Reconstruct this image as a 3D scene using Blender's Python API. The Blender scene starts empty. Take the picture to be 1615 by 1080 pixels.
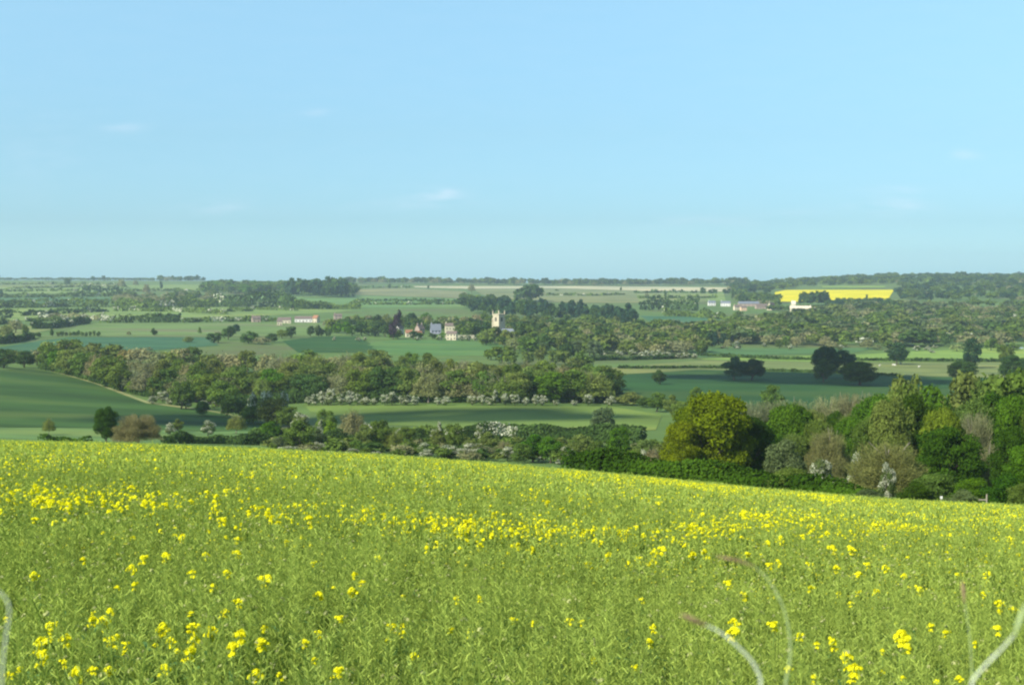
import bpy, bmesh, math
import numpy as np
from mathutils import Vector

S = bpy.context.scene
COL = S.collection
# ---------------------------------------------------------------- camera
W, H, F = 1615.0, 1080.0, 2243.0          # photograph's pixel frame, focal length in its pixels
HOR = 438.0
PITCH = math.atan((540.0 - HOR) / F)
cam = bpy.data.cameras.new('camera')
cam.sensor_width = 36.0
cam.lens = 36.0 * F / W
cam.clip_start = 0.05
cam.clip_end = 30000
cam.dof.use_dof = True
cam.dof.focus_distance = 30
cam.dof.aperture_fstop = 16
camo = bpy.data.objects.new('camera', cam); COL.objects.link(camo)
camo.location = (0, 0, 0)
camo.rotation_euler = (math.pi / 2 - PITCH, 0, 0)
S.camera = camo
# ---------------------------------------------------------------- light
SUN = Vector((-0.60, -0.52, 0.62)).normalized()
SUN_EL = math.asin(SUN.z)
SUN_AZ = math.atan2(SUN.x, SUN.y)          # clockwise from +Y
world = bpy.data.worlds.new("World"); S.world = world
world.use_nodes = True
nt = world.node_tree; nt.nodes.clear()
sky = nt.nodes.new('ShaderNodeTexSky'); sky.sky_type = 'NISHITA'; sky.sun_disc = False
sky.sun_elevation = SUN_EL; sky.sun_rotation = SUN_AZ
sky.altitude = 100; sky.air_density = 1.0; sky.dust_density = 0.6; sky.ozone_density = 2.5
bg = nt.nodes.new('ShaderNodeBackground'); bg.inputs[1].default_value = 0.15
out = nt.nodes.new('ShaderNodeOutputWorld')
hsv = nt.nodes.new('ShaderNodeHueSaturation')
nt.links.new(sky.outputs[0], hsv.inputs['Color'])
hsv.inputs['Saturation'].default_value = 1.0
hsv.inputs['Value'].default_value = 1.0
# a few faint wisps of high cloud, placed by sky direction
tc = nt.nodes.new('ShaderNodeTexCoord')
def wn(t, **kw):
    n = nt.nodes.new(t)
    for k, v in kw.items(): setattr(n, k, v)
    return n
def wmath(op, a, b=None, c=None):
    n = wn('ShaderNodeMath', operation=op)
    for i, v in enumerate((a, b, c)):
        if v is None: continue
        if isinstance(v, (int, float)): n.inputs[i].default_value = v
        else: nt.links.new(v, n.inputs[i])
    return n.outputs[0]
sep = wn('ShaderNodeSeparateXYZ'); nt.links.new(tc.outputs['Generated'], sep.inputs[0])
az = wmath('DIVIDE', sep.outputs[0], wmath('MAXIMUM', sep.outputs[1], 0.05))
el = wmath('DIVIDE', sep.outputs[2], wmath('MAXIMUM', sep.outputs[1], 0.05))
def slopes(px, row):
    xc = (px - W / 2) / F; yc = (H / 2 - row) / F
    d = math.cos(PITCH) + yc * math.sin(PITCH)
    return xc / d, (yc * math.cos(PITCH) - math.sin(PITCH)) / d
wis = None
for (px, row, sx, sy, k) in ((200, 203, 34, 7, .55), (500, 178, 20, 7, .35), (690, 312, 46, 11, .8), (340, 330, 50, 11, .4), (705, 303, 16, 8, .4),
                             (1410, 300, 44, 6, .5), (1405, 326, 55, 11, .7), (1520, 244, 24, 8, .5), (610, 325, 60, 7, .25), (60, 240, 60, 60, .12),
                             (1100, 350, 90, 10, .25), (1240, 338, 40, 6, .3)):
    a0, s0 = slopes(px, row)
    u = wmath('MULTIPLY', wmath('SUBTRACT', az, a0), F / sx)
    v = wmath('MULTIPLY', wmath('SUBTRACT', el, s0), F / sy)
    g = wmath('MULTIPLY', wmath('POWER', 2.718, wmath('MULTIPLY', wmath('ADD', wmath('MULTIPLY', u, u), wmath('MULTIPLY', v, v)), -1.0)), k)
    wis = g if wis is None else wmath('ADD', wis, g)
cmb = wn('ShaderNodeCombineXYZ'); nt.links.new(az, cmb.inputs[0]); nt.links.new(wmath('MULTIPLY', el, 4.0), cmb.inputs[1])
nz = wn('ShaderNodeTexNoise'); nt.links.new(cmb.outputs[0], nz.inputs['Vector']); nz.inputs['Scale'].default_value = 34; nz.inputs['Detail'].default_value = 6
nmod = wmath('MAXIMUM', wmath('MULTIPLY', wmath('SUBTRACT', nz.outputs['Fac'], 0.34), 3.0), 0.0)
wfac = wmath('MINIMUM', wmath('MULTIPLY', wmath('MULTIPLY', wmath('ADD', wis, .045), nmod), 0.42), 0.6)
mixw = wn('ShaderNodeMix', data_type='RGBA')
skr = wn('ShaderNodeValToRGB'); nt.links.new(wmath('MULTIPLY', el, 4.0), skr.inputs[0])      # slope 0 .. 0.25 above the horizon
SKT = [(0.0, (.455, .80, 1.12)), (.16, (.39, .60, .79)), (.4, (.51, .675, .74)), (.8, (.78, .93, .87)), (1.0, (.86, .97, .92))]
while len(skr.color_ramp.elements) < len(SKT): skr.color_ramp.elements.new(.5)
for e_, (p_, c_) in zip(skr.color_ramp.elements, SKT): e_.position = p_; e_.color = (*c_, 1)
skm = wn('ShaderNodeMix', data_type='RGBA', blend_type='MULTIPLY'); skm.inputs['Factor'].default_value = 1.0
skv = wn('ShaderNodeVectorMath', operation='SCALE'); nt.links.new(hsv.outputs[0], skv.inputs[0])
nt.links.new(wmath('SUBTRACT', .945, wmath('MULTIPLY', wmath('MINIMUM', wmath('MAXIMUM', az, -.6), .6), .13)), skv.inputs['Scale'])
nt.links.new(skv.outputs[0], skm.inputs['A']); nt.links.new(skr.outputs[0], skm.inputs['B'])
nt.links.new(wfac, mixw.inputs['Factor']); nt.links.new(skm.outputs['Result'], mixw.inputs['A'])
mixw.inputs['B'].default_value = (4.6, 4.9, 5.6, 1)
nt.links.new(mixw.outputs['Result'], bg.inputs[0]); nt.links.new(bg.outputs[0], out.inputs[0])

sl = bpy.data.lights.new('sun', 'SUN'); sl.energy = 4.8; sl.angle = math.radians(0.5); sl.color = (1.0, 0.945, 0.83)
so = bpy.data.objects.new('sun', sl); COL.objects.link(so)
so.rotation_euler = SUN.to_track_quat('Z', 'Y').to_euler()
so.location = (-50, -50, 80)
S.view_settings.view_transform = 'Standard'; S.view_settings.look = 'None'
S.view_settings.gamma = 1.0; S.view_settings.exposure = 0.5; S.view_settings.use_curve_mapping = False
S.cycles.filter_width = 2.2
S.cycles.use_denoising = True
S.cycles.volume_bounces = 1
S.cycles.max_bounces = 5; S.cycles.diffuse_bounces = 2; S.cycles.transmission_bounces = 3
S.cycles.transparent_max_bounces = 8

# ---------------------------------------------------------------- terrain function
def row_to_slope(row):
    yc = (H / 2 - np.asarray(row, float)) / F
    return (yc * math.cos(PITCH) - math.sin(PITCH)) / (math.cos(PITCH) + yc * math.sin(PITCH))
PXN = np.array([-500, 0, 200, 400, 600, 800, 1000, 1200, 1400, 1615, 2100], float)
BROW = np.array([690, 697, 701, 709, 719, 734, 752, 772, 789, 799, 812], float)
HC, KC, CROP = 1.0, 1.0 / 150.0 ** 2, 1.1
SF = BROW - HOR - 2 * math.sqrt(HC * KC) * F
YN = [215, 260, 330, 400, 450, 550, 620, 700, 850, 1000, 1200, 1500, 2000, 2700, 3500, 4500, 5200, 7000, 14000, 40000]
TAB = {  # rows of the bare ground, column by column
 -500: [704, 704, 700, 686, 670, 634, 606, 583, 566, 547, 527, 508, 488, 468, 453, 443.5, 441.5, 446, 447, 444],
 0:    [706, 707, 702, 688, 671, 634, 606, 583, 566, 547, 527, 508, 488, 468, 453, 443.5, 441.5, 446, 447, 444],
 200:  [714, 714, 706, 692, 677, 644, 622, 601, 573, 550, 529, 510, 489, 468, 453, 444, 442, 446, 447, 444],
 400:  [725, 725, 715, 699, 682, 656, 634, 608, 577, 553, 532, 512, 490, 469, 454, 445, 443, 447, 448, 444],
 600:  [738, 736, 722, 702, 683, 646, 624, 605, 577, 557, 537, 515, 491, 470, 456, 446, 444, 448, 448, 444],
 800:  [750, 744, 727, 703, 682, 641, 622, 605, 579, 560, 539, 517, 492, 471, 457, 447.5, 445.5, 449, 449, 444],
 1000: [766, 756, 734, 706, 684, 645, 626, 609, 584, 568, 546, 521, 494, 471, 457, 449, 447, 451, 450, 444],
 1200: [784, 768, 741, 711, 688, 650, 630, 613, 588, 573, 552, 525, 497, 472, 456, 447, 445, 449, 448, 444],
 1400: [793, 775, 745, 714, 690, 652, 632, 616, 593, 575, 555, 528, 497, 470, 450, 437.5, 436, 441, 442, 443],
 1615: [800, 780, 748, 716, 692, 654, 634, 618, 595, 577, 556, 529, 497, 468, 447, 436, 435, 440, 442, 443],
 2100: [808, 785, 750, 717, 692, 654, 634, 618, 595, 577, 556, 529, 497, 468, 447, 436, 435, 440, 442, 443]}
LYG = np.linspace(math.log(1.0), math.log(40000), 1400)
YG = np.exp(LYG)
GT = np.zeros((len(PXN), len(LYG)))
for i, p in enumerate(PXN):
    near = YG < 160
    zc = -(HC + SF[i] / F * YG + KC * YG ** 2) - CROP
    sN = zc / YG
    ys = np.concatenate([YG[near], YN]); ss = np.concatenate([sN[near], row_to_slope(TAB[int(p)])])
    s = np.interp(LYG, np.log(ys), ss)
    k = 13; ker = np.hanning(k); ker /= ker.sum()
    sp = np.concatenate([np.full(k // 2, s[0]), s, np.full(k // 2, s[-1])])
    sm = np.convolve(sp, ker, 'valid')
    bl = np.clip((YG - 90) / 40, 0, 1)
    GT[i] = s * (1 - bl) + sm * bl
def _px_of(a):
    return W / 2 + F * a
def slope_at(px, y):
    px = np.clip(np.asarray(px, float), PXN[0], PXN[-1]); ly = np.clip(np.log(np.maximum(y, 1.0)), LYG[0], LYG[-1])
    i = np.clip(np.searchsorted(PXN, px) - 1, 0, len(PXN) - 2); t = (px - PXN[i]) / (PXN[i + 1] - PXN[i])
    t = np.clip(t, 0, 1)
    j = (ly - LYG[0]) / (LYG[1] - LYG[0]); j0 = np.clip(j.astype(int), 0, len(LYG) - 2); u = j - j0
    g = lambda ii: GT[ii, j0] * (1 - u) + GT[ii, j0 + 1] * u
    return g(i) * (1 - t) + g(i + 1) * t
def ground(x, y):
    x = np.atleast_1d(np.asarray(x, float)); y = np.atleast_1d(np.asarray(y, float)); x, y = np.broadcast_arrays(x, y)
    r = np.hypot(x, y); ph = np.arctan2(x, y); lim = math.radians(38)
    d = np.maximum(r * np.cos(np.minimum(np.abs(ph), lim)), 1.0); a = np.tan(np.clip(ph, -lim, lim))
    fwd = slope_at(_px_of(a), d) * d
    b = np.clip((np.abs(ph) - lim) / (math.pi - lim), 0, 1)          # behind the camera: a gently rolling hill top
    back = -2.1 - 0.0 * r + 3.0 * np.sin(r / 190.0) * np.clip(r / 300, 0, 1)
    bb = b * b * (3 - 2 * b)
    return fwd * (1 - bb) + back * bb
def g1(x, y): return float(ground(x, y)[0])
def at(px, y):
    a = (px - W / 2) / F / (math.cos(PITCH)); x = a * y
    return x, y, g1(x, y)
def ground_row(px, y):
    s = float(slope_at(np.array(px), np.array(float(y)))); # slope -> row
    t = math.atan(s) + PITCH
    return H / 2 - F * math.tan(t)
_yy = np.exp(np.linspace(math.log(335), math.log(5200), 600))
def y_of_row(px, row):
    s = slope_at(np.full(len(_yy), float(px)), _yy); s = np.maximum.accumulate(s)
    return float(np.interp(float(row_to_slope(row)), s + np.arange(len(s)) * 1e-9, _yy))
def canopy_y(px, row):          # distance at which the crop's top shows at this row
    sf = np.interp(px, PXN, SF); s = float(row_to_slope(row))
    yy = np.exp(np.linspace(math.log(3.0), math.log(149), 500)); v = -(HC / yy + sf / F + KC * yy)
    return float(np.interp(s, v, yy))

# ---------------------------------------------------------------- materials
def mat(name):
    m = bpy.data.materials.new(name); m.use_nodes = True
    n = m.node_tree; b = n.nodes['Principled BSDF']
    return m, n, b
def noise_mat(name, c1, c2, scale, rough=0.9, detail=6, bump=0.0, c3=None, scale2=None, spec=0.1, stretch=None):
    m, n, b = mat(name)
    t = n.nodes.new('ShaderNodeTexCoord'); mp = n.nodes.new('ShaderNodeMapping')
    n.links.new(t.outputs['Object'], mp.inputs[0])
    if stretch: mp.inputs['Scale'].default_value = stretch
    z = n.nodes.new('ShaderNodeTexNoise'); z.inputs['Scale'].default_value = scale; z.inputs['Detail'].default_value = detail
    n.links.new(mp.outputs[0], z.inputs['Vector'])
    r = n.nodes.new('ShaderNodeValToRGB'); r.color_ramp.elements[0].position = .35; r.color_ramp.elements[1].position = .65
    r.color_ramp.elements[0].color = (*c1, 1); r.color_ramp.elements[1].color = (*c2, 1)
    n.links.new(z.outputs['Fac'], r.inputs[0]); colr = r.outputs[0]
    if c3:
        z2 = n.nodes.new('ShaderNodeTexNoise'); z2.inputs['Scale'].default_value = scale2; z2.inputs['Detail'].default_value = 4
        n.links.new(mp.outputs[0], z2.inputs['Vector'])
        r2 = n.nodes.new('ShaderNodeValToRGB'); r2.color_ramp.elements[0].position = .5; r2.color_ramp.elements[1].position = .7
        n.links.new(z2.outputs['Fac'], r2.inputs[0])
        mx = n.nodes.new('ShaderNodeMix'); mx.data_type = 'RGBA'; n.links.new(r2.outputs[0], mx.inputs['Factor'])
        n.links.new(colr, mx.inputs['A']); mx.inputs['B'].default_value = (*c3, 1); colr = mx.outputs['Result']
    n.links.new(colr, b.inputs['Base Color']); b.inputs['Roughness'].default_value = rough
    b.inputs['Specular IOR Level'].default_value = spec
    if bump:
        bp = n.nodes.new('ShaderNodeBump'); bp.inputs['Strength'].default_value = bump; bp.inputs['Distance'].default_value = 0.3
        n.links.new(z.outputs['Fac'], bp.inputs['Height']); n.links.new(bp.outputs[0], b.inputs['Normal'])
    return m
def leaf_mat(name, source='object', fixed=None, trans=0.35, jit=0.45):
    """foliage: the colour of the plant's own object (or of the vertex) varied leaf by leaf"""
    m = bpy.data.materials.new(name); m.use_nodes = True; n = m.node_tree; n.nodes.clear()
    o = n.nodes.new('ShaderNodeOutputMaterial')
    if fixed: c = n.nodes.new('ShaderNodeRGB'); c.outputs[0].default_value = (*fixed, 1); cs = c.outputs[0]
    elif source == 'object': c = n.nodes.new('ShaderNodeObjectInfo'); cs = c.outputs['Color']
    else: c = n.nodes.new('ShaderNodeAttribute'); c.attribute_name = 'tint'; cs = c.outputs['Color']
    t = n.nodes.new('ShaderNodeAttribute'); t.attribute_name = 'tone'
    mr = n.nodes.new('ShaderNodeMapRange'); mr.inputs['To Min'].default_value = 1 - jit; mr.inputs['To Max'].default_value = 1 + jit
    n.links.new(t.outputs['Fac'], mr.inputs['Value'])
    ml = n.nodes.new('ShaderNodeMix'); ml.data_type = 'RGBA'; ml.blend_type = 'MULTIPLY'; ml.inputs['Factor'].default_value = 1
    n.links.new(cs, ml.inputs['A']); n.links.new(mr.outputs[0], ml.inputs['B'])
    hs = n.nodes.new('ShaderNodeHueSaturation'); mh = n.nodes.new('ShaderNodeMapRange')
    mh.inputs['To Min'].default_value = .508; mh.inputs['To Max'].default_value = .492
    n.links.new(t.outputs['Fac'], mh.inputs['Value']); n.links.new(mh.outputs[0], hs.inputs['Hue']); n.links.new(ml.outputs['Result'], hs.inputs['Color'])
    d = n.nodes.new('ShaderNodeBsdfDiffuse'); tr = n.nodes.new('ShaderNodeBsdfTranslucent'); mx = n.nodes.new('ShaderNodeMixShader')
    n.links.new(hs.outputs[0], d.inputs[0]); n.links.new(hs.outputs[0], tr.inputs[0]); mx.inputs[0].default_value = trans
    n.links.new(d.outputs[0], mx.inputs[1]); n.links.new(tr.outputs[0], mx.inputs[2]); n.links.new(mx.outputs[0], o.inputs[0])
    return m
LEAF = leaf_mat('leaf', 'object'); TINT = leaf_mat('tinted_leaf', 'vertex')
BLOSSOM = leaf_mat('white_blossom', fixed=(.54, .55, .39), trans=.3, jit=.3)
BARK = noise_mat('bark', (.06, .05, .035), (.16, .13, .10), 3.0)
PALEBARK = noise_mat('pale_bark', (.20, .18, .13), (.34, .30, .23), 3.0)
def plain(name, c, rough=.8, spec=.2):
    return noise_mat(name, tuple(v * .88 for v in c), tuple(min(1, v * 1.1) for v in c), 2.0, rough, 4, spec=spec)

# ---------------------------------------------------------------- mesh helpers
def quads(c, u, v):
    V = np.stack([c - u - v, c + u - v, c + u + v, c - u + v], 1).reshape(-1, 3)
    return V, np.arange(len(V)).reshape(-1, 4)
class Geo:
    def __init__(s): s.V = []; s.F = []; s.M = []; s.T = []; s.C = []; s.n = 0
    def add(s, V, Fc, mi=0, tone=None, tint=None):
        Fc = np.asarray(Fc); s.V.append(np.asarray(V, float)); s.F.append(Fc + s.n); s.n += len(V)
        nf = len(Fc); s.M.append(np.full(nf, mi) if np.isscalar(mi) else mi)
        s.T.append(np.full(nf, .5) if tone is None else tone)
        s.C.append(np.tile([.1, .1, .1], (nf, 1)) if tint is None else (np.tile(tint, (nf, 1)) if np.ndim(tint) == 1 else tint))
    def mesh(s, name, mats, smooth=False, tint=False):
        me = bpy.data.meshes.new(name)
        V = np.concatenate(s.V); Fc = np.concatenate(s.F); M = np.concatenate(s.M); T = np.concatenate(s.T)
        nf = len(Fc)
        me.vertices.add(len(V)); me.vertices.foreach_set('co', V.astype(np.float32).ravel())
        me.loops.add(nf * 4); me.loops.foreach_set('vertex_index', Fc.astype(np.int32).ravel())
        me.polygons.add(nf); me.polygons.foreach_set('loop_start', np.arange(0, nf * 4, 4, dtype=np.int32))
        me.polygons.foreach_set('loop_total', np.full(nf, 4, dtype=np.int32))
        me.polygons.foreach_set('material_index', M.astype(np.int32))
        me.polygons.foreach_set('use_smooth', np.full(nf, smooth))
        for m in mats: me.materials.append(m)
        me.update(calc_edges=True)
        at_ = me.attributes.new('tone', 'FLOAT', 'FACE'); at_.data.foreach_set('value', T.astype(np.float32))
        if tint:
            C = np.concatenate(s.C); a2 = me.attributes.new('tint', 'FLOAT_COLOR', 'FACE')
            a2.data.foreach_set('color', np.concatenate([C, np.ones((nf, 1))], 1).astype(np.float32).ravel())
        return me
def tube(pts, rad, n=6):
    pts = np.asarray(pts, float); k = len(pts); V = []
    for i in range(k):
        d = pts[min(i + 1, k - 1)] - pts[max(i - 1, 0)]; d /= np.linalg.norm(d) + 1e-9
        a = np.cross(d, [0.3, 0.9, 0.2]); a /= np.linalg.norm(a); b = np.cross(d, a)
        th = np.arange(n) * 2 * math.pi / n
        V.append(pts[i] + rad[i] * (np.cos(th)[:, None] * a + np.sin(th)[:, None] * b))
    Fc = [[i * n + j, i * n + (j + 1) % n, (i + 1) * n + (j + 1) % n, (i + 1) * n + j] for i in range(k - 1) for j in range(n)]
    return np.concatenate(V), np.array(Fc)
def box(x0, x1, y0, y1, z0, z1):
    V = np.array([(x, y, z) for z in (z0, z1) for x, y in ((x0, y0), (x1, y0), (x1, y1), (x0, y1))], float)
    return V, np.array([(3, 2, 1, 0), (4, 5, 6, 7), (0, 1, 5, 4), (1, 2, 6, 5), (2, 3, 7, 6), (3, 0, 4, 7)])
def unit(v): return v / (np.linalg.norm(v, axis=-1, keepdims=True) + 1e-9)
def frame(nrm, rng):
    r = rng.normal(size=nrm.shape); u = unit(np.cross(nrm, r)); return u, np.cross(nrm, u)

# ---------------------------------------------------------------- things registry (labels)
REG = []
def link(o, parent=None):
    COL.objects.link(o)
    if parent is not None: o.parent = parent
    return o
def meshobj(name, me, parent=None): return link(bpy.data.objects.new(name, me), parent)
def structure(o): o['kind'] = 'structure'; return o
def reg(o, phrase, cat, group=None, key=None):
    o['category'] = cat
    if group: o['group'] = group
    p = o.location; REG.append((o, phrase, p.x / max(p.y, .1) if key is None else key)); return o
def ordinal(n):
    base = ['', 'first', 'second', 'third', 'fourth', 'fifth', 'sixth', 'seventh', 'eighth', 'ninth', 'tenth', 'eleventh', 'twelfth', 'thirteenth',
            'fourteenth', 'fifteenth', 'sixteenth', 'seventeenth', 'eighteenth', 'nineteenth', 'twentieth']
    if n <= 20: return base[n]
    tens = {2: 'twenty', 3: 'thirty', 4: 'forty', 5: 'fifty', 6: 'sixty'}[n // 10]
    return (tens + 'th').replace('tyth', 'tieth') if n % 10 == 0 else tens + '-' + base[n % 10]
def finish_labels():
    from collections import defaultdict
    d = defaultdict(list)
    for o, ph, k in REG: d[ph].append((k, o))
    for ph, l in d.items():
        l.sort(key=lambda t: t[0])
        for i, (k, o) in enumerate(l):
            o['label'] = ph if len(l) == 1 else (('leftmost ' if i == 0 else 'rightmost ' if i == len(l) - 1 else ordinal(i + 1) + ' from left ') + ph)

# ---------------------------------------------------------------- terrain sheet
def grid_mesh(X, Y, Z, name, mats, mi=None, closed=False):
    n, m = X.shape; V = np.stack([X, Y, Z], -1).reshape(-1, 3)
    i, j = np.meshgrid(np.arange(n - 1), np.arange(m - (0 if closed else 1)), indexing='ij'); i = i.ravel(); j = j.ravel(); jn = (j + 1) % m
    Fc = np.stack([i * m + j, i * m + jn, (i + 1) * m + jn, (i + 1) * m + j], 1)
    g = Geo(); g.add(V, Fc, 0 if mi is None else mi); return g.mesh(name, mats, smooth=True)
phis = np.concatenate([np.radians(np.linspace(-21.5, 21.5, 220)), np.radians(np.linspace(21.5, 338.5, 90)[1:-1])])
rr = np.exp(np.linspace(math.log(1.2), math.log(7600), 470))
PH, RR = np.meshgrid(phis, rr)
X = RR * np.sin(PH); Y = RR * np.cos(PH)
M_GROUND = noise_mat('grass_ground', (.085, .145, .034), (.12, .19, .045), .02, c3=(.12, .13, .05), scale2=.008, stretch=(1, 1, 1))
me = grid_mesh(X, Y, ground(X.ravel(), Y.ravel()).reshape(X.shape), 'ground', [M_GROUND], closed=True)
structure(meshobj('ground', me))

# ---------------------------------------------------------------- fields (thin sheets laid on the terrain)
def field(name, poly, m, lift=1.0):
    P = []
    n = len(poly)
    for k in range(n):
        a, b = poly[k], poly[(k + 1) % n]
        st = max(2, int(max(abs(b[0] - a[0]) / 15, abs(b[1] - a[1]) / 2)))
        for t in range(st):
            px = a[0] + (b[0] - a[0]) * t / st; row = a[1] + (b[1] - a[1]) * t / st
            P.append((px, math.log(y_of_row(px, row))))
    bm = bmesh.new(); vs = [bm.verts.new((p[0] / 100, p[1], 0)) for p in P]
    try: bm.faces.new(vs)
    except ValueError: return None
    bmesh.ops.triangulate(bm, faces=bm.faces[:])
    xs = [p[0] / 100 for p in P]; ys = [p[1] for p in P]
    for c in np.arange(min(xs), max(xs), .3):
        bmesh.ops.bisect_plane(bm, geom=bm.verts[:] + bm.edges[:] + bm.faces[:], plane_co=(c, 0, 0), plane_no=(1, 0, 0))
    for c in np.arange(min(ys), max(ys), .04):
        bmesh.ops.bisect_plane(bm, geom=bm.verts[:] + bm.edges[:] + bm.faces[:], plane_co=(0, c, 0), plane_no=(0, 1, 0))
    for v in bm.verts:
        y = math.exp(v.co.y); x = (v.co.x * 100 - W / 2) / F / math.cos(PITCH) * y
        v.co = (x, y, g1(x, y) + (.05 + y * .00012) * lift)
    bmesh.ops.recalc_face_normals(bm, faces=bm.faces[:])
    if sum(f.normal.z for f in bm.faces) < 0: bmesh.ops.reverse_faces(bm, faces=bm.faces[:])
    for f in bm.faces: f.smooth = True
    me = bpy.data.meshes.new(name); bm.to_mesh(me); bm.free(); me.materials.append(m)
    return structure(meshobj(name, me))
def fm(name, c, v=.12, scale=.03, stretch=(.5, 1, 1), c3=None):
    v = v * 1.5; c3 = c3 or (min(.9, c[0] * 1.35 + .015), c[1] * 1.18, c[2] * 1.1)
    return noise_mat(name, tuple(x * (1 - v) for x in c), tuple(x * (1 + v) for x in c), scale * 1.6, stretch=stretch, c3=c3, scale2=scale * .8, detail=9)
M_WHEAT = fm('dark_wheat', (.042, .092, .018), .2, .022, (.35, 1, 1), c3=(.100, .135, .028))
M_TEAL = fm('teal_wheat', (.030, .085, .018), .12, .02)
M_PAST = fm('pasture', (.115, .195, .052), .16, .03)
M_LIGHT = fm('light_meadow', (.165, .24, .060), .14, .02)
M_OLIVE = fm('olive_meadow', (.155, .195, .058), .14, .02)
M_BRIGHT = fm('bright_grass', (.19, .29, .055), .08, .02)
M_BEIGE = fm('beige_grass', (.19, .205, .085), .14, .01)
M_STUB = fm('stubble', (.42, .405, .235), .10, .01)
M_RAPE = fm('rape_bloom', (.60, .535, .0), .10, .02)
M_TRACK = fm('pale_track', (.24, .26, .10), .15, .1)
field('wheat_field', [(-450, 582), (60, 583), (100, 592), (150, 606), (190, 622), (230, 637), (330, 650), (425, 668), (440, 680), (330, 681), (200, 675), (-450, 671)], M_WHEAT)
field('pasture_field', [(-450, 671.5), (200, 675.5), (330, 681.5), (450, 678), (540, 690), (480, 702), (200, 702), (-450, 700)], M_PAST)
field('grass_track', [(58, 580.5), (68, 580.5), (104, 589.5), (153, 603.5), (194, 619.5), (234, 634), (332, 647.5), (425, 665.5), (425, 666.6), (330, 648.9), (230, 636.0), (190, 621.3), (149, 605.2), (100, 590.9)], M_TRACK)
field('meadow_field', [(478, 638), (640, 639), (965, 641), (1045, 655), (1035, 678), (900, 686), (740, 676), (560, 668), (490, 650)], fm('meadow_grass', (.135, .20, .040), .14, .02))
field('teal_field', [(968, 592), (1100, 584), (1250, 587), (1420, 594), (2050, 604), (2050, 650), (1100, 655), (1030, 640), (975, 625)], M_TEAL)
field('olive_field', [(890, 586), (1000, 577), (1110, 568), (1290, 571.5), (2050, 571.5), (2050, 603), (1420, 593.3), (1250, 586.3), (1100, 583.3), (968, 591.3)], M_OLIVE)
field('bright_field', [(1105, 566), (1205, 563), (1340, 560), (1440, 554.5), (1540, 550.5), (1615, 548), (2050, 545), (2050, 570.8), (1290, 570.8), (1110, 567.5)], M_BRIGHT)
field('green_field', [(1085, 548), (1250, 550), (1400, 548), (1340, 557), (1205, 560), (1105, 564), (1085, 560)], fm('mid_grass', (.08, .16, .05)))
field('teal_slope', [(-450, 556), (0, 548), (60, 538), (110, 532), (330, 532), (345, 545), (200, 556), (60, 570), (-450, 572)], fm('teal_slope', (.05, .125, .055), .1))
field('village_wheat', [(445, 538), (500, 531), (560, 531), (585, 542), (600, 556), (470, 556)], M_TEAL)
field('village_green', [(575, 541), (640, 536), (775, 538), (800, 548), (790, 562), (600, 560)], fm('village_grass', (.085, .175, .045), .1))
field('pale_meadow', [(62, 532), (110, 522), (130, 510), (400, 509.5), (560, 510), (610, 520), (560, 529), (335, 531), (110, 531)], fm('pale_meadow', (.135, .205, .055), .12, .02, c3=(.17, .16, .08)))
field('left_meadow', [(-450, 515), (40, 515), (120, 510.5), (125, 513), (60, 524), (0, 535), (-450, 535)], M_OLIVE)
field('ladder_meadow', [(-450, 485.5), (110, 486), (300, 484.5), (420, 485), (560, 490), (500, 495), (300, 501), (100, 506), (-450, 506)], M_LIGHT)
field('green_ladder', [(-450, 471.5), (195, 468.5), (190, 478), (-450, 482)], fm('cool_grass', (.075, .155, .06), .1))
field('upper_meadow', [(-450, 454.5), (200, 453), (200, 463), (100, 463), (-450, 467)], M_LIGHT)
field('top_meadow', [(-450, 445.5), (60, 446), (190, 447), (195, 452), (0, 453.5), (-450, 453.5)], M_OLIVE)
field('ridge_meadow', [(200, 450), (325, 449), (330, 458), (215, 458)], M_LIGHT)
field('hill_pasture', [(390, 465), (560, 466), (740, 472), (735, 484), (560, 486), (480, 478), (395, 470)], fm('hill_pasture', (.12, .215, .06), .1, .012))
field('beige_hill', [(565, 456), (650, 455), (735, 460), (740, 471), (560, 465)], M_BEIGE)
field('beige_slope', [(745, 456.5), (880, 455.5), (1000, 458), (1120, 462), (1110, 476), (960, 478), (780, 474)], fm('beige_slope', (.165, .195, .075), .14, .01))
field('stubble_field', [(652, 451.5), (900, 451.5), (1155, 453.5), (1152, 460), (1010, 458.5), (880, 455), (745, 455.8), (655, 453.5)], M_STUB)
field('far_green', [(1000, 463), (1140, 461), (1145, 475), (1010, 477)], M_LIGHT)
field('teal_hollow', [(1008, 498), (1090, 500), (1180, 503), (1175, 512), (1030, 510)], fm('teal_hollow', (.05, .135, .06), .1))
field('yellow_rape_field', [(1219, 470), (1222, 461), (1238, 458), (1300, 457.6), (1409, 457.6), (1402, 469), (1394, 478.5), (1330, 477), (1222, 476)], M_RAPE, 2)
field('yellow_rape_field', [(609, 517), (613, 511.5), (625, 511.5), (624, 518)], M_RAPE, 2)
field('gap_meadow', [(1296, 451.5), (1395, 451.5), (1395, 454.3), (1296, 454.3)], M_BRIGHT, 2)
field('right_meadow', [(1408, 473), (1445, 473), (1450, 482), (1405, 482)], M_OLIVE, 2)

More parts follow.
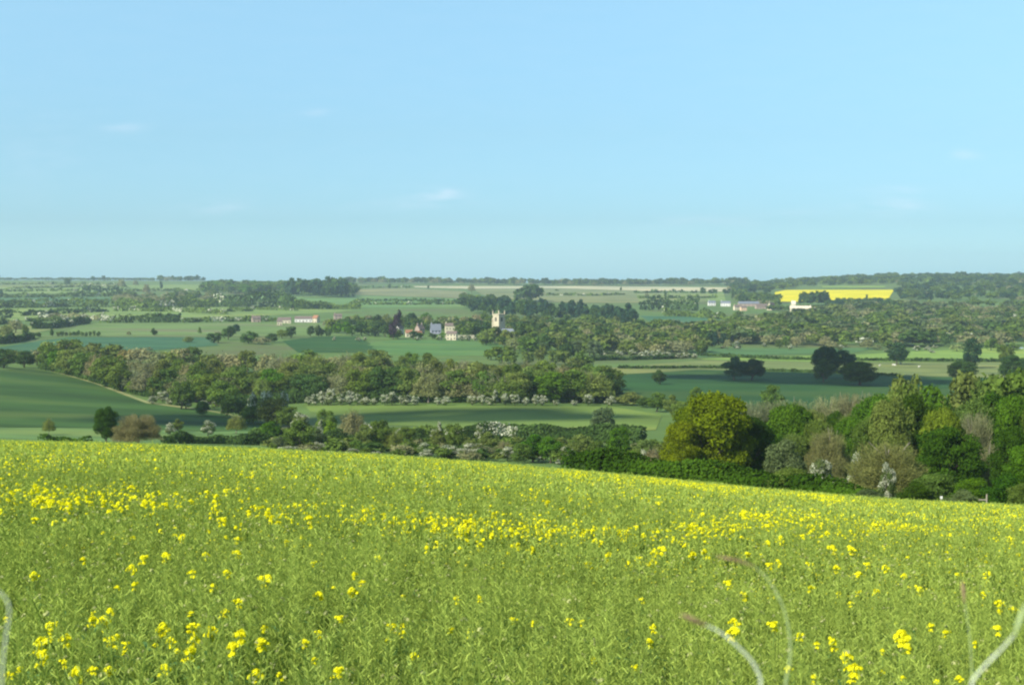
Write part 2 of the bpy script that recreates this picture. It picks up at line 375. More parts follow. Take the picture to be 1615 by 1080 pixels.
# ---------------------------------------------------------------- tree prototypes (unit height, unit spread)
def leafy(seed, nl, n, ls, flat=1.0, low=.18, cone=False, lr=(.11, .2)):
    r = np.random.default_rng(seed); g = Geo()
    cen = []; rad = []
    for k in range(nl):
        th = r.uniform(0, 2 * math.pi); z = r.uniform(-.85, 1.0)
        q = math.sqrt(max(0, 1 - z * z)) * r.uniform(.65, 1.0)
        hz = .5 * (1 - low)
        c = np.array([q * math.cos(th) * .36, q * math.sin(th) * .36, low + hz + z * hz * .74])
        if cone: t = (c[2] - low) / (1 - low); c[:2] *= max(.12, 1.25 * (1 - t))
        cen.append(c); rad.append(r.uniform(*lr) * (.8 if cone else 1))
    cen.append(np.array([0, 0, low + .5 * (1 - low)])); rad.append(.3 if not cone else .16)
    cen = np.array(cen); rad = np.array(rad); w = rad ** 2; w[-1] *= .45; w /= w.sum()
    ltone = r.uniform(.15, .85, len(cen))
    k = r.choice(len(cen), n, p=w); d = unit(r.normal(size=(n, 3))); d[:, 2] = np.abs(d[:, 2]) * np.where(r.random(n) < .78, 1, -1)
    bump = 1 + .22 * np.sin(d[:, 0] * 9 + k) * np.cos(d[:, 1] * 8 + 2 * k)
    p = cen[k] + d * (rad[k] * bump * np.where(r.random(n) < .85, r.uniform(.85, 1.08, n), r.uniform(.3, .9, n)))[:, None] * [1, 1, .85 * flat]
    p[:, 2] = np.maximum(p[:, 2], low * .55); p[:, 2] *= 1.0 / np.percentile(p[:, 2], 99.8)
    nn = unit(d + r.normal(size=(n, 3)) * .55); u, v = frame(nn, r)
    s = ls * r.uniform(.6, 1.35, n)[:, None]
    V, Fc = quads(p, u * s, v * s * .75)
    tone = np.clip(ltone[k] * .55 + r.uniform(0, .45, n), 0, 1)
    return V, Fc, tone, k, d, cen, rad
def twiggy(seed, n, wd, nleaf, ls, low=.12):
    """budding crown: fans of fine twigs radiating up and outwards, with small opening leaves"""
    r = np.random.default_rng(seed)
    d = unit(r.normal(size=(n, 3)) * [1, 1, .9]); d[:, 2] = np.abs(d[:, 2]) * 1.0 - .12; d = unit(d)
    R = r.uniform(.35, .98, n) ** .7
    lob = 1 + .16 * np.sin(np.arctan2(d[:, 1], d[:, 0]) * 5 + seed) + .1 * np.sin(d[:, 2] * 14 + seed)
    base = np.array([0, 0, low + .22])
    p = base + d * R[:, None] * lob[:, None] * [.46, .46, .62]
    p[:, 2] = np.maximum(p[:, 2], .03) / 1.08
    ax = unit(d + np.array([0, 0, .5]) + r.normal(size=(n, 3)) * .4)
    side = unit(np.cross(ax, r.normal(size=(n, 3))))
    L = r.uniform(.018, .042, n)[:, None]
    V, Fc = quads(p, side * wd, ax * L); t = r.uniform(.1, .9, n)
    d2 = unit(r.normal(size=(nleaf, 3))); d2[:, 2] = np.abs(d2[:, 2]) * 1.05 - .15
    lob2 = 1 + .16 * np.sin(np.arctan2(d2[:, 1], d2[:, 0]) * 5 + seed) + .1 * np.sin(d2[:, 2] * 14 + seed)
    p2 = base + d2 * (r.uniform(.5, 1.0, nleaf) ** .5 * lob2)[:, None] * [.46, .46, .62]
    p2[:, 2] = np.maximum(p2[:, 2], .03) / 1.08
    u, v = frame(unit(d2 + r.normal(size=(nleaf, 3)) * .6), r); s = ls * r.uniform(.6, 1.3, nleaf)[:, None]
    V2, F2 = quads(p2, u * s, v * s * .7)
    return np.concatenate([V, V2]), np.concatenate([Fc, F2 + len(V)]), np.concatenate([t, r.uniform(.3, 1, nleaf)])
def trunk_geo(seed, h=.5, r0=.03, limbs=6, crooked=.02, top=None):
    r = np.random.default_rng(seed + 900); g = Geo()
    pts = [(0, 0, -.03)]; x = y = 0
    for i in range(1, 7):
        x += r.normal() * crooked; y += r.normal() * crooked; pts.append((x, y, h * i / 6))
    V, Fc = tube(pts, [r0 * 1.35, r0, r0 * .9, r0 * .82, r0 * .7, r0 * .55, r0 * .3], 8); g.add(V, Fc)
    for k in range(limbs):
        b = np.array(pts[int(r.integers(2, 6))], float); th = k * 2.4 + r.uniform(0, .8)
        e = np.array([math.cos(th) * r.uniform(.2, .34), math.sin(th) * r.uniform(.2, .34), min(.93, b[2] + r.uniform(.2, .42))])
        m = (b + e) / 2 + [0, 0, -.04] + r.normal(size=3) * .02
        V, Fc = tube([b, m, e], [r0 * .5, r0 * .32, r0 * .1], 5); g.add(V, Fc)
    return g
PROTO = {}
def make_protos():
    LT = tube([(0, 0, -.04), (0, 0, .3), (.01, 0, .8)], [.03, .025, .012], 6)
    for i in range(3):
        V, Fc, t, k, d, cen, rad = leafy(10 + i, 75, 32000, .0088, low=.06, lr=(.07, .14)); g = Geo(); g.add(V, Fc, 0, t); PROTO['oak', 'hi', i] = g.mesh('crown', [LEAF])
    for i in range(5):
        V, Fc, t, k, d, cen, rad = leafy(20 + i, 34, 4200, .0195, low=.04, lr=(.09, .17)); g = Geo(); g.add(V, Fc, 0, t); PROTO['oak', 'mid', i] = g.mesh('crown', [LEAF])
    for i in range(4):
        V, Fc, t, *_ = leafy(30 + i, 18, 700, .044, low=.0); g = Geo(); g.add(V, Fc, 0, t); g.add(*LT, 1); PROTO['oak', 'low', i] = g.mesh('tree', [LEAF, BARK])
    for i in range(3):
        V, Fc, t = twiggy(40 + i, 15000, .0022, 16000, .0062); g = Geo(); g.add(V, Fc, 0, t); PROTO['twig', 'hi', i] = g.mesh('crown', [LEAF])
    for i in range(4):
        V, Fc, t = twiggy(50 + i, 1500, .006, 2600, .0165); g = Geo(); g.add(V, Fc, 0, t); PROTO['twig', 'mid', i] = g.mesh('crown', [LEAF])
    for i in range(3):
        V, Fc, t = twiggy(60 + i, 160, .018, 520, .040); g = Geo(); g.add(V, Fc, 0, t); g.add(*LT, 1); PROTO['twig', 'low', i] = g.mesh('tree', [LEAF, BARK])
    for i in range(4):
        for lod, n, ls in (('hi', 9000, .0145), ('mid', 2600, .026), ('low', 600, .05)):
            V, Fc, t, k, d, cen, rad = leafy(70 + i, 20, n, ls, low=.06); r = np.random.default_rng(i)
            wl = r.random(len(cen)) < .72
            mi = ((wl[k]) & (d[:, 2] > -.25) & (r.random(n) < .66)).astype(int)
            g = Geo(); g.add(V, Fc, mi, t); PROTO['haw', lod, i] = g.mesh('crown', [LEAF, BLOSSOM])
    for i in range(3):
        for lod, n, ls in (('hi', 14000, .0125), ('mid', 3400, .024), ('low', 600, .046)):
            V, Fc, t, *_ = leafy(80 + i, 34, n, ls, low=.03); g = Geo(); g.add(V, Fc, 0, t); PROTO['bush', lod, i] = g.mesh('crown', [LEAF])
    for i in range(2):
        for lod, n, ls in (('hi', 5000, .02), ('mid', 1800, .03), ('low', 420, .055)):
            V, Fc, t, *_ = leafy(90 + i, 26, n, ls, low=.06, cone=True); g = Geo(); g.add(V, Fc, 0, t); PROTO['fir', lod, i] = g.mesh('crown', [LEAF])
    for i in range(4):
        PROTO['trunk', i] = trunk_geo(i).mesh('trunk', [BARK])
        PROTO['ptrunk', i] = trunk_geo(i + 7, .82, .02, 9, .015).mesh('trunk', [PALEBARK])
make_protos()
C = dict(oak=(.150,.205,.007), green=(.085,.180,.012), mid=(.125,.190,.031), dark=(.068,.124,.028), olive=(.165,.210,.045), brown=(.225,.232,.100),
         tan=(.255,.262,.118), grey=(.120,.170,.062), red=(.215,.215,.072), blue=(.045,.098,.042), lime=(.175,.255,.020), deep=(.050,.108,.008),
         purple=(.05,.03,.035), conifer=(.035,.078,.036), haw=(.125,.175,.048))
CNAME = dict(oak='golden-green', green='fresh green', mid='mid-green', dark='dark green', olive='olive green', brown='brown budding', tan='pale tan budding',
             grey='grey-green', red='russet budding', blue='blue-green', lime='lime green', deep='deep green', purple='purple-leaved', conifer='dark conifer', haw='white blossoming')
NM = dict(oak='broadleaf_tree', twig='budding_tree', haw='hawthorn', bush='bush', fir='conifer')
RNG = np.random.default_rng(7)
def tree(px, y, top, wpx, shape, colr, place, hpx=None, cat=None, lod=None, group=None, sy=None, ptrunk=False, jit=.10):
    """one tree: its foot on the ground at distance y, its top at row `top`, spread wpx wide"""
    x, y, z = at(px, y)
    if hpx is None: hpx = ground_row(px, y) - top
    h = max(hpx * y / F, 1.0); w = wpx * y / F
    if lod is None: lod = 'hi' if y < 300 else 'mid' if y < 760 else 'low'
    n = {'oak': {'hi': 3, 'mid': 5, 'low': 4}, 'twig': {'hi': 3, 'mid': 4, 'low': 3}, 'haw': {'hi': 4, 'mid': 4, 'low': 4}, 'bush': {'hi': 3, 'mid': 3, 'low': 3}, 'fir': {'hi': 2, 'mid': 2, 'low': 2}}[shape][lod]
    me = PROTO[shape, lod, int(RNG.integers(n))]
    c = np.array(C[colr]) * (1 + RNG.normal(0, jit, 3) * [.6, .3, .6]) * (1 + RNG.normal(0, jit)); c = np.clip(c, .005, .8)
    rot = RNG.uniform(0, 2 * math.pi)
    cat = cat or {'haw': 'hawthorn', 'bush': 'bush', 'fir': 'conifer'}.get(shape, 'tree')
    if lod == 'low':
        o = meshobj(NM[shape], me); cr = o
    else:
        o = link(bpy.data.objects.new(NM[shape], None)); cr = meshobj('crown', me, o)
        if shape in ('oak', 'twig', 'haw', 'fir') or ptrunk:
            meshobj('trunk', PROTO['ptrunk' if (shape == 'twig' or ptrunk) else 'trunk', int(RNG.integers(4))], o)
    cr.color = (*c, 1)
    o.location = (x, y, z - .1); o.scale = (w, w if sy is None else sy * w, h); o.rotation_euler = (0, 0, rot)
    noun = {'haw': 'hawthorn', 'bush': 'bush', 'fir': 'conifer'}.get(shape, 'tree') if shape != 'fir' else 'tree'
    reg(o, CNAME[colr] + ' ' + noun + ' ' + place, cat, group, px)
    return o
# hedges: cards of leaves along a line on the ground
def hedge(pts, h, wd, colr, label, name='hedge', cat='hedge', ragged=.35, white=0.0, dens=1.0, cs=None):
    """pts: (px, y) pairs"""
    r = np.random.default_rng(abs(hash(label)) % 1000 if False else sum(map(ord, label)))
    P = []
    for px, y in pts: x, yy, z = at(px, y); P.append((x, yy))
    P = np.array(P); seg = np.linalg.norm(np.diff(P, axis=0), axis=1); Ltot = seg.sum(); cum = np.concatenate([[0], np.cumsum(seg)])
    ym = P[:, 1].mean(); cs = cs or max(.16, 1.1 * ym / 1422 * 1.1)
    n = int(min(26000, max(60, dens * 2.2 * Ltot * (h + wd) / (cs * cs * 2.2))))
    t = r.uniform(0, Ltot, n); x = np.interp(t, cum, P[:, 0]); y = np.interp(t, cum, P[:, 1])
    i = np.clip(np.searchsorted(cum, t) - 1, 0, len(seg) - 1); dr = (P[i + 1] - P[i]) / seg[i][:, None]; nr = np.stack([-dr[:, 1], dr[:, 0]], 1)
    ph = r.uniform(0, 9, 4)
    hh = h * (1 + ragged * (.5 * np.sin(t / (h * 1.7) + ph[0]) + .35 * np.sin(t / (h * .7) + ph[1]) + .3 * np.sin(t / (h * 4.1) + ph[2])))
    th = r.uniform(-.1, math.pi + .1, n); k = np.where(r.random(n) < .8, r.uniform(.85, 1.05, n), r.uniform(.2, .9, n))
    lump = 1 + .12 * np.sin(t / (wd * .6) + 3 * th)
    off = np.cos(th) * wd / 2 * k * lump; zz = np.maximum(0.02, (np.sin(th) ** .6 if False else np.abs(np.sin(th)) ** .6) * hh * k * lump)
    x = x + nr[:, 0] * off; y = y + nr[:, 1] * off
    c = np.stack([x, y, ground(x, y) + zz], 1); nn = np.stack([nr[:, 0] * np.cos(th), nr[:, 1] * np.cos(th), np.sin(th)], 1)
    u, v = frame(unit(nn + r.normal(size=(n, 3)) * .5), r); s = cs * r.uniform(.5, 1.1, n)[:, None]
    o0 = np.array([P[0, 0], P[0, 1], g1(*P[0])])
    V, Fc = quads(c - o0, u * s, v * s * .8)
    tone = np.clip(.5 + .3 * np.sin(t / (h * 1.3) + ph[3]) + r.uniform(-.3, .3, n), 0, 1)
    wm = (np.sin(t / (h * 2.3) + ph[1]) + np.sin(t / (h * .9) + ph[2]) + r.normal(0, .4, n) > 2 - 4 * white) & (zz > hh * .3) & (r.random(n) < .8) if white else np.zeros(n, bool)
    g = Geo(); g.add(V, Fc, wm.astype(int), tone)
    o = meshobj(name, g.mesh(name, [LEAF, BLOSSOM])); o.location = o0; o.color = (*C[colr], 1)
    reg(o, label, cat, 'hedges between the fields', pts[0][0]); return o
# woods too far off to count: one object each, many small crowns
LOWG = {}
def low_arrays():
    for sh, gen in (('oak', lambda s: leafy(s, 14, 260, .066)), ('twig', lambda s: twiggy(s, 40, .016, 300, .050)), ('haw', lambda s: leafy(s, 10, 150, .09, low=.05)), ('fir', lambda s: leafy(s, 10, 150, .085, cone=True))):
        LOWG[sh] = [gen(100 + i)[:3] for i in range(4)]
low_arrays()
def wood(label, region, n, h, w, mix, name='woods', seed=1, dens_top=None):
    """region: list of (px, y_near, y_far) across the wood"""
    r = np.random.default_rng(seed); g = Geo(); R = np.array(region, float); tot = 0
    keys = list(mix); wt = np.array([mix[k] for k in keys]); wt = wt / wt.sum()
    for _ in range(n):
        px = r.uniform(R[0, 0], R[-1, 0]); y0 = np.interp(px, R[:, 0], R[:, 1]); y1 = np.interp(px, R[:, 0], R[:, 2]); y = r.uniform(y0, y1)
        x, y, z = at(px, y); kc = keys[int(r.choice(len(keys), p=wt))]; sh, cn = kc.split(':')
        V, Fc, t = LOWG[sh][int(r.integers(4))]
        a = r.uniform(0, 6.28); c_, s_ = math.cos(a), math.sin(a); q_ = r.uniform(.62, 1.3); ww = w * q_ * r.uniform(.85, 1.15); hh = h * (.35 + .65 * q_) * r.uniform(.85, 1.1)
        if sh == 'haw': ww *= .6; hh *= .5
        Vt = np.stack([(V[:, 0] * c_ - V[:, 1] * s_) * ww + x, (V[:, 0] * s_ + V[:, 1] * c_) * ww + y, V[:, 2] * hh + z], 1)
        tint = np.array(C[cn]) * (1 + r.normal(0, .12))
        if sh == 'haw':
            tt = np.where((r.random(len(Fc)) < .55)[:, None], [.52, .54, .38], tint); g.add(Vt, Fc, 0, t, tt)
        else: g.add(Vt, Fc, 0, t, tint)
    o = meshobj(name, g.mesh(name, [TINT], tint=True)); o['kind'] = 'stuff'; o['label'] = label; o['category'] = 'woods'
    return o

# ================================================================ the rape field in front
def mirror(r): return r
BR_IN = lambda px: np.interp(px, PXN, BROW)
EDGE = lambda px: np.interp(px, [-500, 0, 400, 900, 1300, 1615, 2100], [205, 200, 188, 168, 152, 140, 132])   # far edge of the crop
def crop_z(x, y, px):      # top of the standing crop
    return ground(x, y) + CROP
cols = np.linspace(-420, 2050, 420); tt = np.linspace(0, 1, 300)
PXG, TG = np.meshgrid(cols, tt); YE = EDGE(PXG); Yg = 2.6 * (YE / 2.6) ** TG
Xg = (PXG - W / 2) / F * Yg
rc = np.random.default_rng(3)
Zg = ground(Xg.ravel(), Yg.ravel()).reshape(Xg.shape) + CROP - .42 + rc.normal(0, .05, Xg.shape) * np.clip(Yg / 8, .5, 1.6)
Zg[-1] = ground(Xg[-1], Yg[-1]) - .1
Zg[-2] = np.minimum(Zg[-2], Zg[-2]); Yg[-1] += .05
Zg[-3:-1] += .12
M_CROP = noise_mat('crop_canopy', (.17, .225, .032), (.38, .43, .075), 2.4, detail=8, c3=(.43, .45, .085), scale2=.35)
me = grid_mesh(Xg, Yg, Zg, 'rape_field', [M_CROP])
structure(meshobj('rape_field', me))

def bloom_w(px, row):
    """how thickly the crop flowers over the field: drifts of yellow, as one sees them in the field"""
    w = .08 + 0 * px
    cx = np.array([-200, 60, 130, 330, 480, 640, 750, 900, 1040, 1130, 1230, 1330, 1480, 1615, 1800]); cy = np.array([780, 788, 792, 800, 808, 824, 836, 838, 850, 830, 820, 836, 830, 828, 830])
    amp = np.array([.8, 1.0, 1.0, .9, .55, .8, 1.25, .7, .7, .85, .5, .4, .55, .6, .6])
    w = w + 2.1 * np.interp(px, cx, amp) * np.exp(-((row - np.interp(px, cx, cy)) / 15) ** 2)
    d = row - BR_IN(px)
    w = w + .55 * np.exp(-((d - 3) / 6.0) ** 2) * np.where((px > 880) & (px < 1330), 4.0, 1.0)
    w = w + .16 * np.exp(-((d - 35) / 30) ** 2)
    w = w + .25 * np.exp(-((px - 60) / 90) ** 2 - ((row - 745) / 30) ** 2)
    w = w * np.where(row > 880, .35, 1)
    return w
def clump_noise(x, y):
    return np.sin(x * .9 + 1.3 * np.sin(y * .31)) * np.cos(y * .23 + .9 * np.sin(x * .7)) + .6 * np.sin(x * 2.3 + y * .6) * np.sin(y * .8 - x)
# --- plant prototypes (numpy arrays, height 1.1 m with the top pods)
def rape_plant(seed, detail):
    r = np.random.default_rng(seed); V = []; T = []; M = []
    def q(c, u, v, m, t):
        V.append(np.array([c - u - v, c + u - v, c + u + v, c - u + v])); M.append(m); T.append(t)
    tips = []
    lean = r.normal(0, .05, 2); top = np.array([lean[0], lean[1], r.uniform(.98, 1.12)])
    nb = {0: 4, 1: 3, 2: 1}[detail]
    stems = [(np.array([lean[0] * .3, lean[1] * .3, .35]), top)]
    for k in range(nb):
        th = k * 2.2 + r.uniform(0, 1); zb = r.uniform(.5, .75); b = np.array([lean[0] * zb, lean[1] * zb, zb])
        stems.append((b, b + [math.cos(th) * r.uniform(.08, .17), math.sin(th) * r.uniform(.08, .17), r.uniform(.22, .38)]))
    for s0, s1 in stems:
        ax = unit(s1 - s0); L = np.linalg.norm(s1 - s0)
        for a in ((1, 0, 0), (0, 1, 0))[:2 if detail < 2 else 1]:
            sd = unit(np.cross(ax, np.array(a, float) + .01)); q((s0 + s1) / 2, sd * (.0028 if detail == 0 else .006 if detail == 1 else .012), ax * L / 2, 0, r.uniform(.3, .7))
        npod = {0: 22, 1: 11, 2: 5}[detail]
        for j in range(npod):
            f = 1 - .34 / L * (j + r.random()) / npod * r.uniform(.7, 1.1); c0 = s0 + (s1 - s0) * max(f, .2)
            th = j * 2.4 + r.uniform(0, 1); dd = unit(np.array([math.cos(th), math.sin(th), r.uniform(.5, 1.2)])); pl = {0: .019, 1: .024, 2: .042}[detail] * r.uniform(.7, 1.15)
            sd = unit(np.cross(dd, r.normal(size=3))); q(c0 + dd * pl * 1.15, sd * {0: .0018, 1: .0042, 2: .010}[detail], dd * pl, 0, r.uniform(.25, 1))
        tips.append(s1)
    for k in range({0: 7, 1: 3, 2: 1}[detail]):
        th = r.uniform(0, 6.28); z = r.uniform(.4, .85); o = np.array([math.cos(th) * .06, math.sin(th) * .06, z]); dd = unit(np.array([math.cos(th), math.sin(th), r.uniform(-.1, .6)]))
        q(o + dd * .05, unit(np.cross(dd, [0, 0, 1.])) * .009, dd * .045, 1, r.uniform(.2, .9))
    return np.array(V), np.array(M), np.array(T), np.array(tips)
def flower_head(seed, npet, s=.0085, R=.026):
    r = np.random.default_rng(seed); n = npet
    d = unit(r.normal(size=(n, 3))); d[:, 2] = np.abs(d[:, 2]) * 1.1 - .35
    c = d * R * r.uniform(.75, 1.15, n)[:, None] * [1, 1, .95]; nn = unit(d + [0, 0, .5] + r.normal(size=(n, 3)) * .45); u, v = frame(nn, r)
    sz = s * r.uniform(.7, 1.2, n)[:, None]; V, _ = quads(c, u * sz, v * sz)
    return V.reshape(-1, 4, 3), np.clip(r.uniform(.2, .9, n) + .2 * d[:, 2], 0, 1)
M_POD = leaf_mat('green_pod', fixed=(.315, .405, .078), trans=.35, jit=.5)
M_LEAF = leaf_mat('rape_leaf', fixed=(.12, .23, .07), trans=.3, jit=.35)
M_PETAL = leaf_mat('yellow_petal', fixed=(.86, .83, .022), trans=.35, jit=.22)
M_FADE = leaf_mat('fading_petal', fixed=(.62, .60, .045), trans=.35, jit=.3)
M_FLECK = leaf_mat('pale_bud', fixed=(.42, .44, .17), trans=.3, jit=.25)
def scatter(protos, P, ang, sc, g, mi=None, tj=.2, rr_=None, anchor=1.0):
    """copies of the little arrays standing on points P"""
    r = rr_ or np.random.default_rng(1); k = r.integers(0, len(protos), len(P))
    for i, pr in enumerate(protos):
        idx = np.where(k == i)[0]
        if not len(idx): continue
        V, M, T = pr[0], pr[1], pr[2]; c, s = np.cos(ang[idx]), np.sin(ang[idx]); q = V.reshape(1, -1, 3)
        x = (q[..., 0] * c[:, None] - q[..., 1] * s[:, None]) * sc[idx][:, None] + P[idx, 0][:, None]
        y = (q[..., 0] * s[:, None] + q[..., 1] * c[:, None]) * sc[idx][:, None] + P[idx, 1][:, None]
        z = (q[..., 2] - anchor) * sc[idx][:, None] + P[idx, 2][:, None]
        W_ = np.stack([x, y, z], -1).reshape(-1, 3); nf = len(W_) // 4
        tone = np.clip(np.tile(T, len(idx)) + np.repeat(r.uniform(-tj, tj, len(idx)), len(T)), 0, 1)
        g.add(W_, np.arange(len(W_)).reshape(-1, 4), np.tile(M, len(idx)) if mi is None else mi, tone)
rf = np.random.default_rng(11)
def sample(n, y0, y1, power, w=.43, pxr=None):
    """points over the field; power 1 = even ground density, lower = sparser with distance"""
    t = rf.random(n); e = power + 1
    y = (y0 ** e + t * (y1 ** e - y0 ** e)) ** (1 / e) if abs(e) > 1e-6 else y0 * (y1 / y0) ** t
    a = rf.uniform(-w, w, n); x = a * y; px = W / 2 + F * a; ok = y < EDGE(px) - .5
    return x[ok], y[ok], px[ok]
def crop_row(x, y):
    s = (ground(x, y) + CROP) / y; return H / 2 - F * np.tan(np.arctan(s) + PITCH)
EX = 0
g = Geo()
P0 = [rape_plant(i, 0) for i in range(9)]; P1 = [rape_plant(20 + i, 1) for i in range(8)]; P2 = [rape_plant(40 + i, 2) for i in range(8)]
for protos, n, y0, y1, pw, zj, s0 in ((P0, 4300, 3.4, 13, .9, .075, 1.0), (P1, 13000, 12, 34, .6, .08, 1.0), (P2, 42000, 32, 205, -.1, .07, 1.15)):
    x, y, px = sample(n, y0, y1, pw)
    z = ground(x, y) + CROP - .05 + rf.normal(0, zj, len(x)) + .07 * clump_noise(x * .8, y * .8)
    sc = rf.uniform(.8, 1.15, len(x)) * s0 * (1 + np.clip((y - 40) / 160, 0, 1) * .6)
    scatter(protos, np.stack([x, y, z], 1), rf.uniform(0, 6.28, len(x)), sc, g, rr_=rf)
# pale buds and small fading flowers all through the crop
bud = [(lambda v, t: (v, np.zeros(len(v), int), t))(*flower_head(300 + i, 6, .006, .014)) for i in range(4)]
x, y, px = sample(9000, 3.6, 60, .2); z = ground(x, y) + CROP - .04 + rf.normal(0, .06, len(x))
scatter(bud, np.stack([x, y, z], 1), rf.uniform(0, 6.28, len(x)), rf.uniform(.5, 1.1, len(x)) * (1 + y / 60), g, mi=3, rr_=rf, anchor=0)
x, y, px = sample(80000, 11, 204, 0.0); z = ground(x, y) + CROP - .02 + rf.normal(0, .05, len(x)); tiny = [(lambda v, t: (v, np.zeros(len(v), int), t))(*flower_head(330 + i, 2, .012, .02)) for i in range(4)]
scatter(tiny, np.stack([x, y, z], 1), rf.uniform(0, 6.28, len(x)), rf.uniform(.5, 1.0, len(x)) * (.35 + y / 75), g, mi=4, rr_=rf, anchor=0)
o = meshobj('rapeseed_crop', g.mesh('rapeseed_crop', [M_POD, M_LEAF, M_PETAL, M_FLECK, M_FADE])); o['kind'] = 'stuff'; o['category'] = 'rapeseed crop'
o['label'] = 'dense green rapeseed crop setting pods across the sloping foreground field'
# --- flowering heads: the uncountable many
g = Geo()
FH = [(lambda v, t: (v, np.zeros(len(v), int), t))(*flower_head(200 + i, 26, .0068, .026)) for i in range(6)]
FM = [(lambda v, t: (v, np.zeros(len(v), int), t))(*flower_head(220 + i, 12, .013, .024)) for i in range(6)]
FL = [(lambda v, t: (v, np.zeros(len(v), int), t))(*flower_head(240 + i, 5, .022, .022)) for i in range(6)]
for protos, n, y0, y1, pw, mul in ((FH, 1500, 5, 14, .8, .5), (FM, 26000, 12, 34, .5, .75), (FL, 130000, 30, 204, -.1, 1.0)):
    x, y, px = sample(n, y0, y1, pw); row = crop_row(x, y)
    w = bloom_w(px, row) * np.clip(.75 + .75 * clump_noise(x, y * .8), .08, 2.2)
    keep = rf.random(len(x)) < w * mul * .42; x, y, px = x[keep], y[keep], px[keep]
    z = ground(x, y) + CROP + rf.uniform(-.06, .09, len(x))
    big = 1 + .5 * (rf.random(len(x)) < .10)
    sc = rf.uniform(.32, .95, len(x)) * (1 + np.clip((y - 20) / 110, 0, 1) * .6) * big
    scatter(protos, np.stack([x, y, z], 1), rf.uniform(0, 6.28, len(x)), sc, g, mi=0, rr_=rf, anchor=0)
    # second tuft a little lower on the same spike
o = meshobj('rape_blossom', g.mesh('rape_blossom', [M_PETAL])); o['kind'] = 'stuff'; o['category'] = 'rape blossom'
o['label'] = 'scattered small yellow rape blossom in drifts over the green crop'
# --- the flower heads one can point at: a thing each
HEADS = [(72,1000,26),(57,1024,30),(59,1045,24),(98,1017,20),(168,974,16),(159,989,22),(139,987,16),(172,1019,22),(194,1026,13),(252,998,20),(265,1021,20),(298,998,22),(302,1017,18),(293,1039,22),(328,1005,22),(376,1010,20),(363,1030,20),(409,1023,24),(254,1065,20),(113,1071,24),(165,1067,18),(139,1067,15),(400,1073,22),(418,921,24),(500,945,17),(372,958,16),(350,974,17),(285,852,14),(372,856,13),(371,878,14),(322,882,13),(257,880,12),(222,887,14),(204,902,15),(300,910,13),(354,910,13),(208,930,12),(333,932,12),(48,913,14),(180,934,10),(296,976,10),(533,984,14),(478,1023,12),(500,1008,11),(94,1056,13),(437,1076,14),(530,1069,20),(413,1000,12),(557,913,11),(568,926,12),(553,939,17),(596,886,11),(720,952,15),(756,951,9),(810,986,13),(842,990,10),(898,987,13),(918,990,10),(618,997,16),(634,1008,12),(710,1002,11),(740,1006,12),(1033,998,12),(1027,1021,13),(938,1050,11),(651,1043,14),(610,1019,11),(838,871,13),(929,895,13),(992,895,15),(1008,886,13),(1031,893,15),(1047,871,14),(1034,874,14),(962,882,15),(947,861,14),(758,791,11),(1160,987,16),(1161,1004,24),(1223,993,17),(1428,1008,27),(1340,1040,20),(1353,1063,26),(1319,1021,18),(1265,1010,12),(1248,1063,15),(1582,959,18),(1564,910,15),(1556,942,12),(1456,935,15),(1431,912,10),(1580,998,17),(1498,1005,12),(1473,994,12),(1346,958,10),(1398,1035,9),(1395,1068,13),(1293,1024,12),(1437,1029,14),(1178,945,13),(1151,926,14),(1230,891,12),(1216,896,10),(1372,895,13),(1400,899,14),(1358,909,12),(1323,900,12),(1316,868,15),(1347,870,15),(1281,895,12),(1328,942,9),(1358,940,10),(1386,938,12),(1085,865,15),(1094,879,13),(1113,875,13),(1234,853,14),(1213,860,12),(1155,842,14),(730,850,18),(745,836,16),(722,838,14),(770,835,15),(783,828,14),(776,848,12),(705,826,12),(855,826,14),(870,842,13),(894,838,13),(862,850,12),(985,846,16),(957,838,14),(940,858,12),(120,790,12),(60,790,11),(105,800,13),(205,772,12),(225,795,12),(180,803,12),(160,796,11),(465,800,10),(1430,1018,18),(1165,993,13),(4,1075,12),(11,1077,10),(2,985,8),(1350,1075,16),(1290,1078,13),(1430,1078,10),(1520,1078,12),(1545,1022,10),(1605,966,12),(1612,880,12),(1600,855,14)]
def where(px, row):
    v = 'at the frame bottom' if row > 1050 else 'in the near crop' if row > 960 else 'in mid field' if row > 870 else 'in the yellow drift'
    c = ['below the dark oak', 'below the hedged pasture', 'below the village', 'below the church tower', 'below the lone tree', 'below the golden oak', 'below the hilltop yellow', 'below the right wood'][int(min(max(px, 0), 1614) // 202)]
    return v + ' ' + c
stemP = []; headP = []
M_STEM = leaf_mat('rape_stem', fixed=(.20, .30, .07), trans=.25, jit=.4)
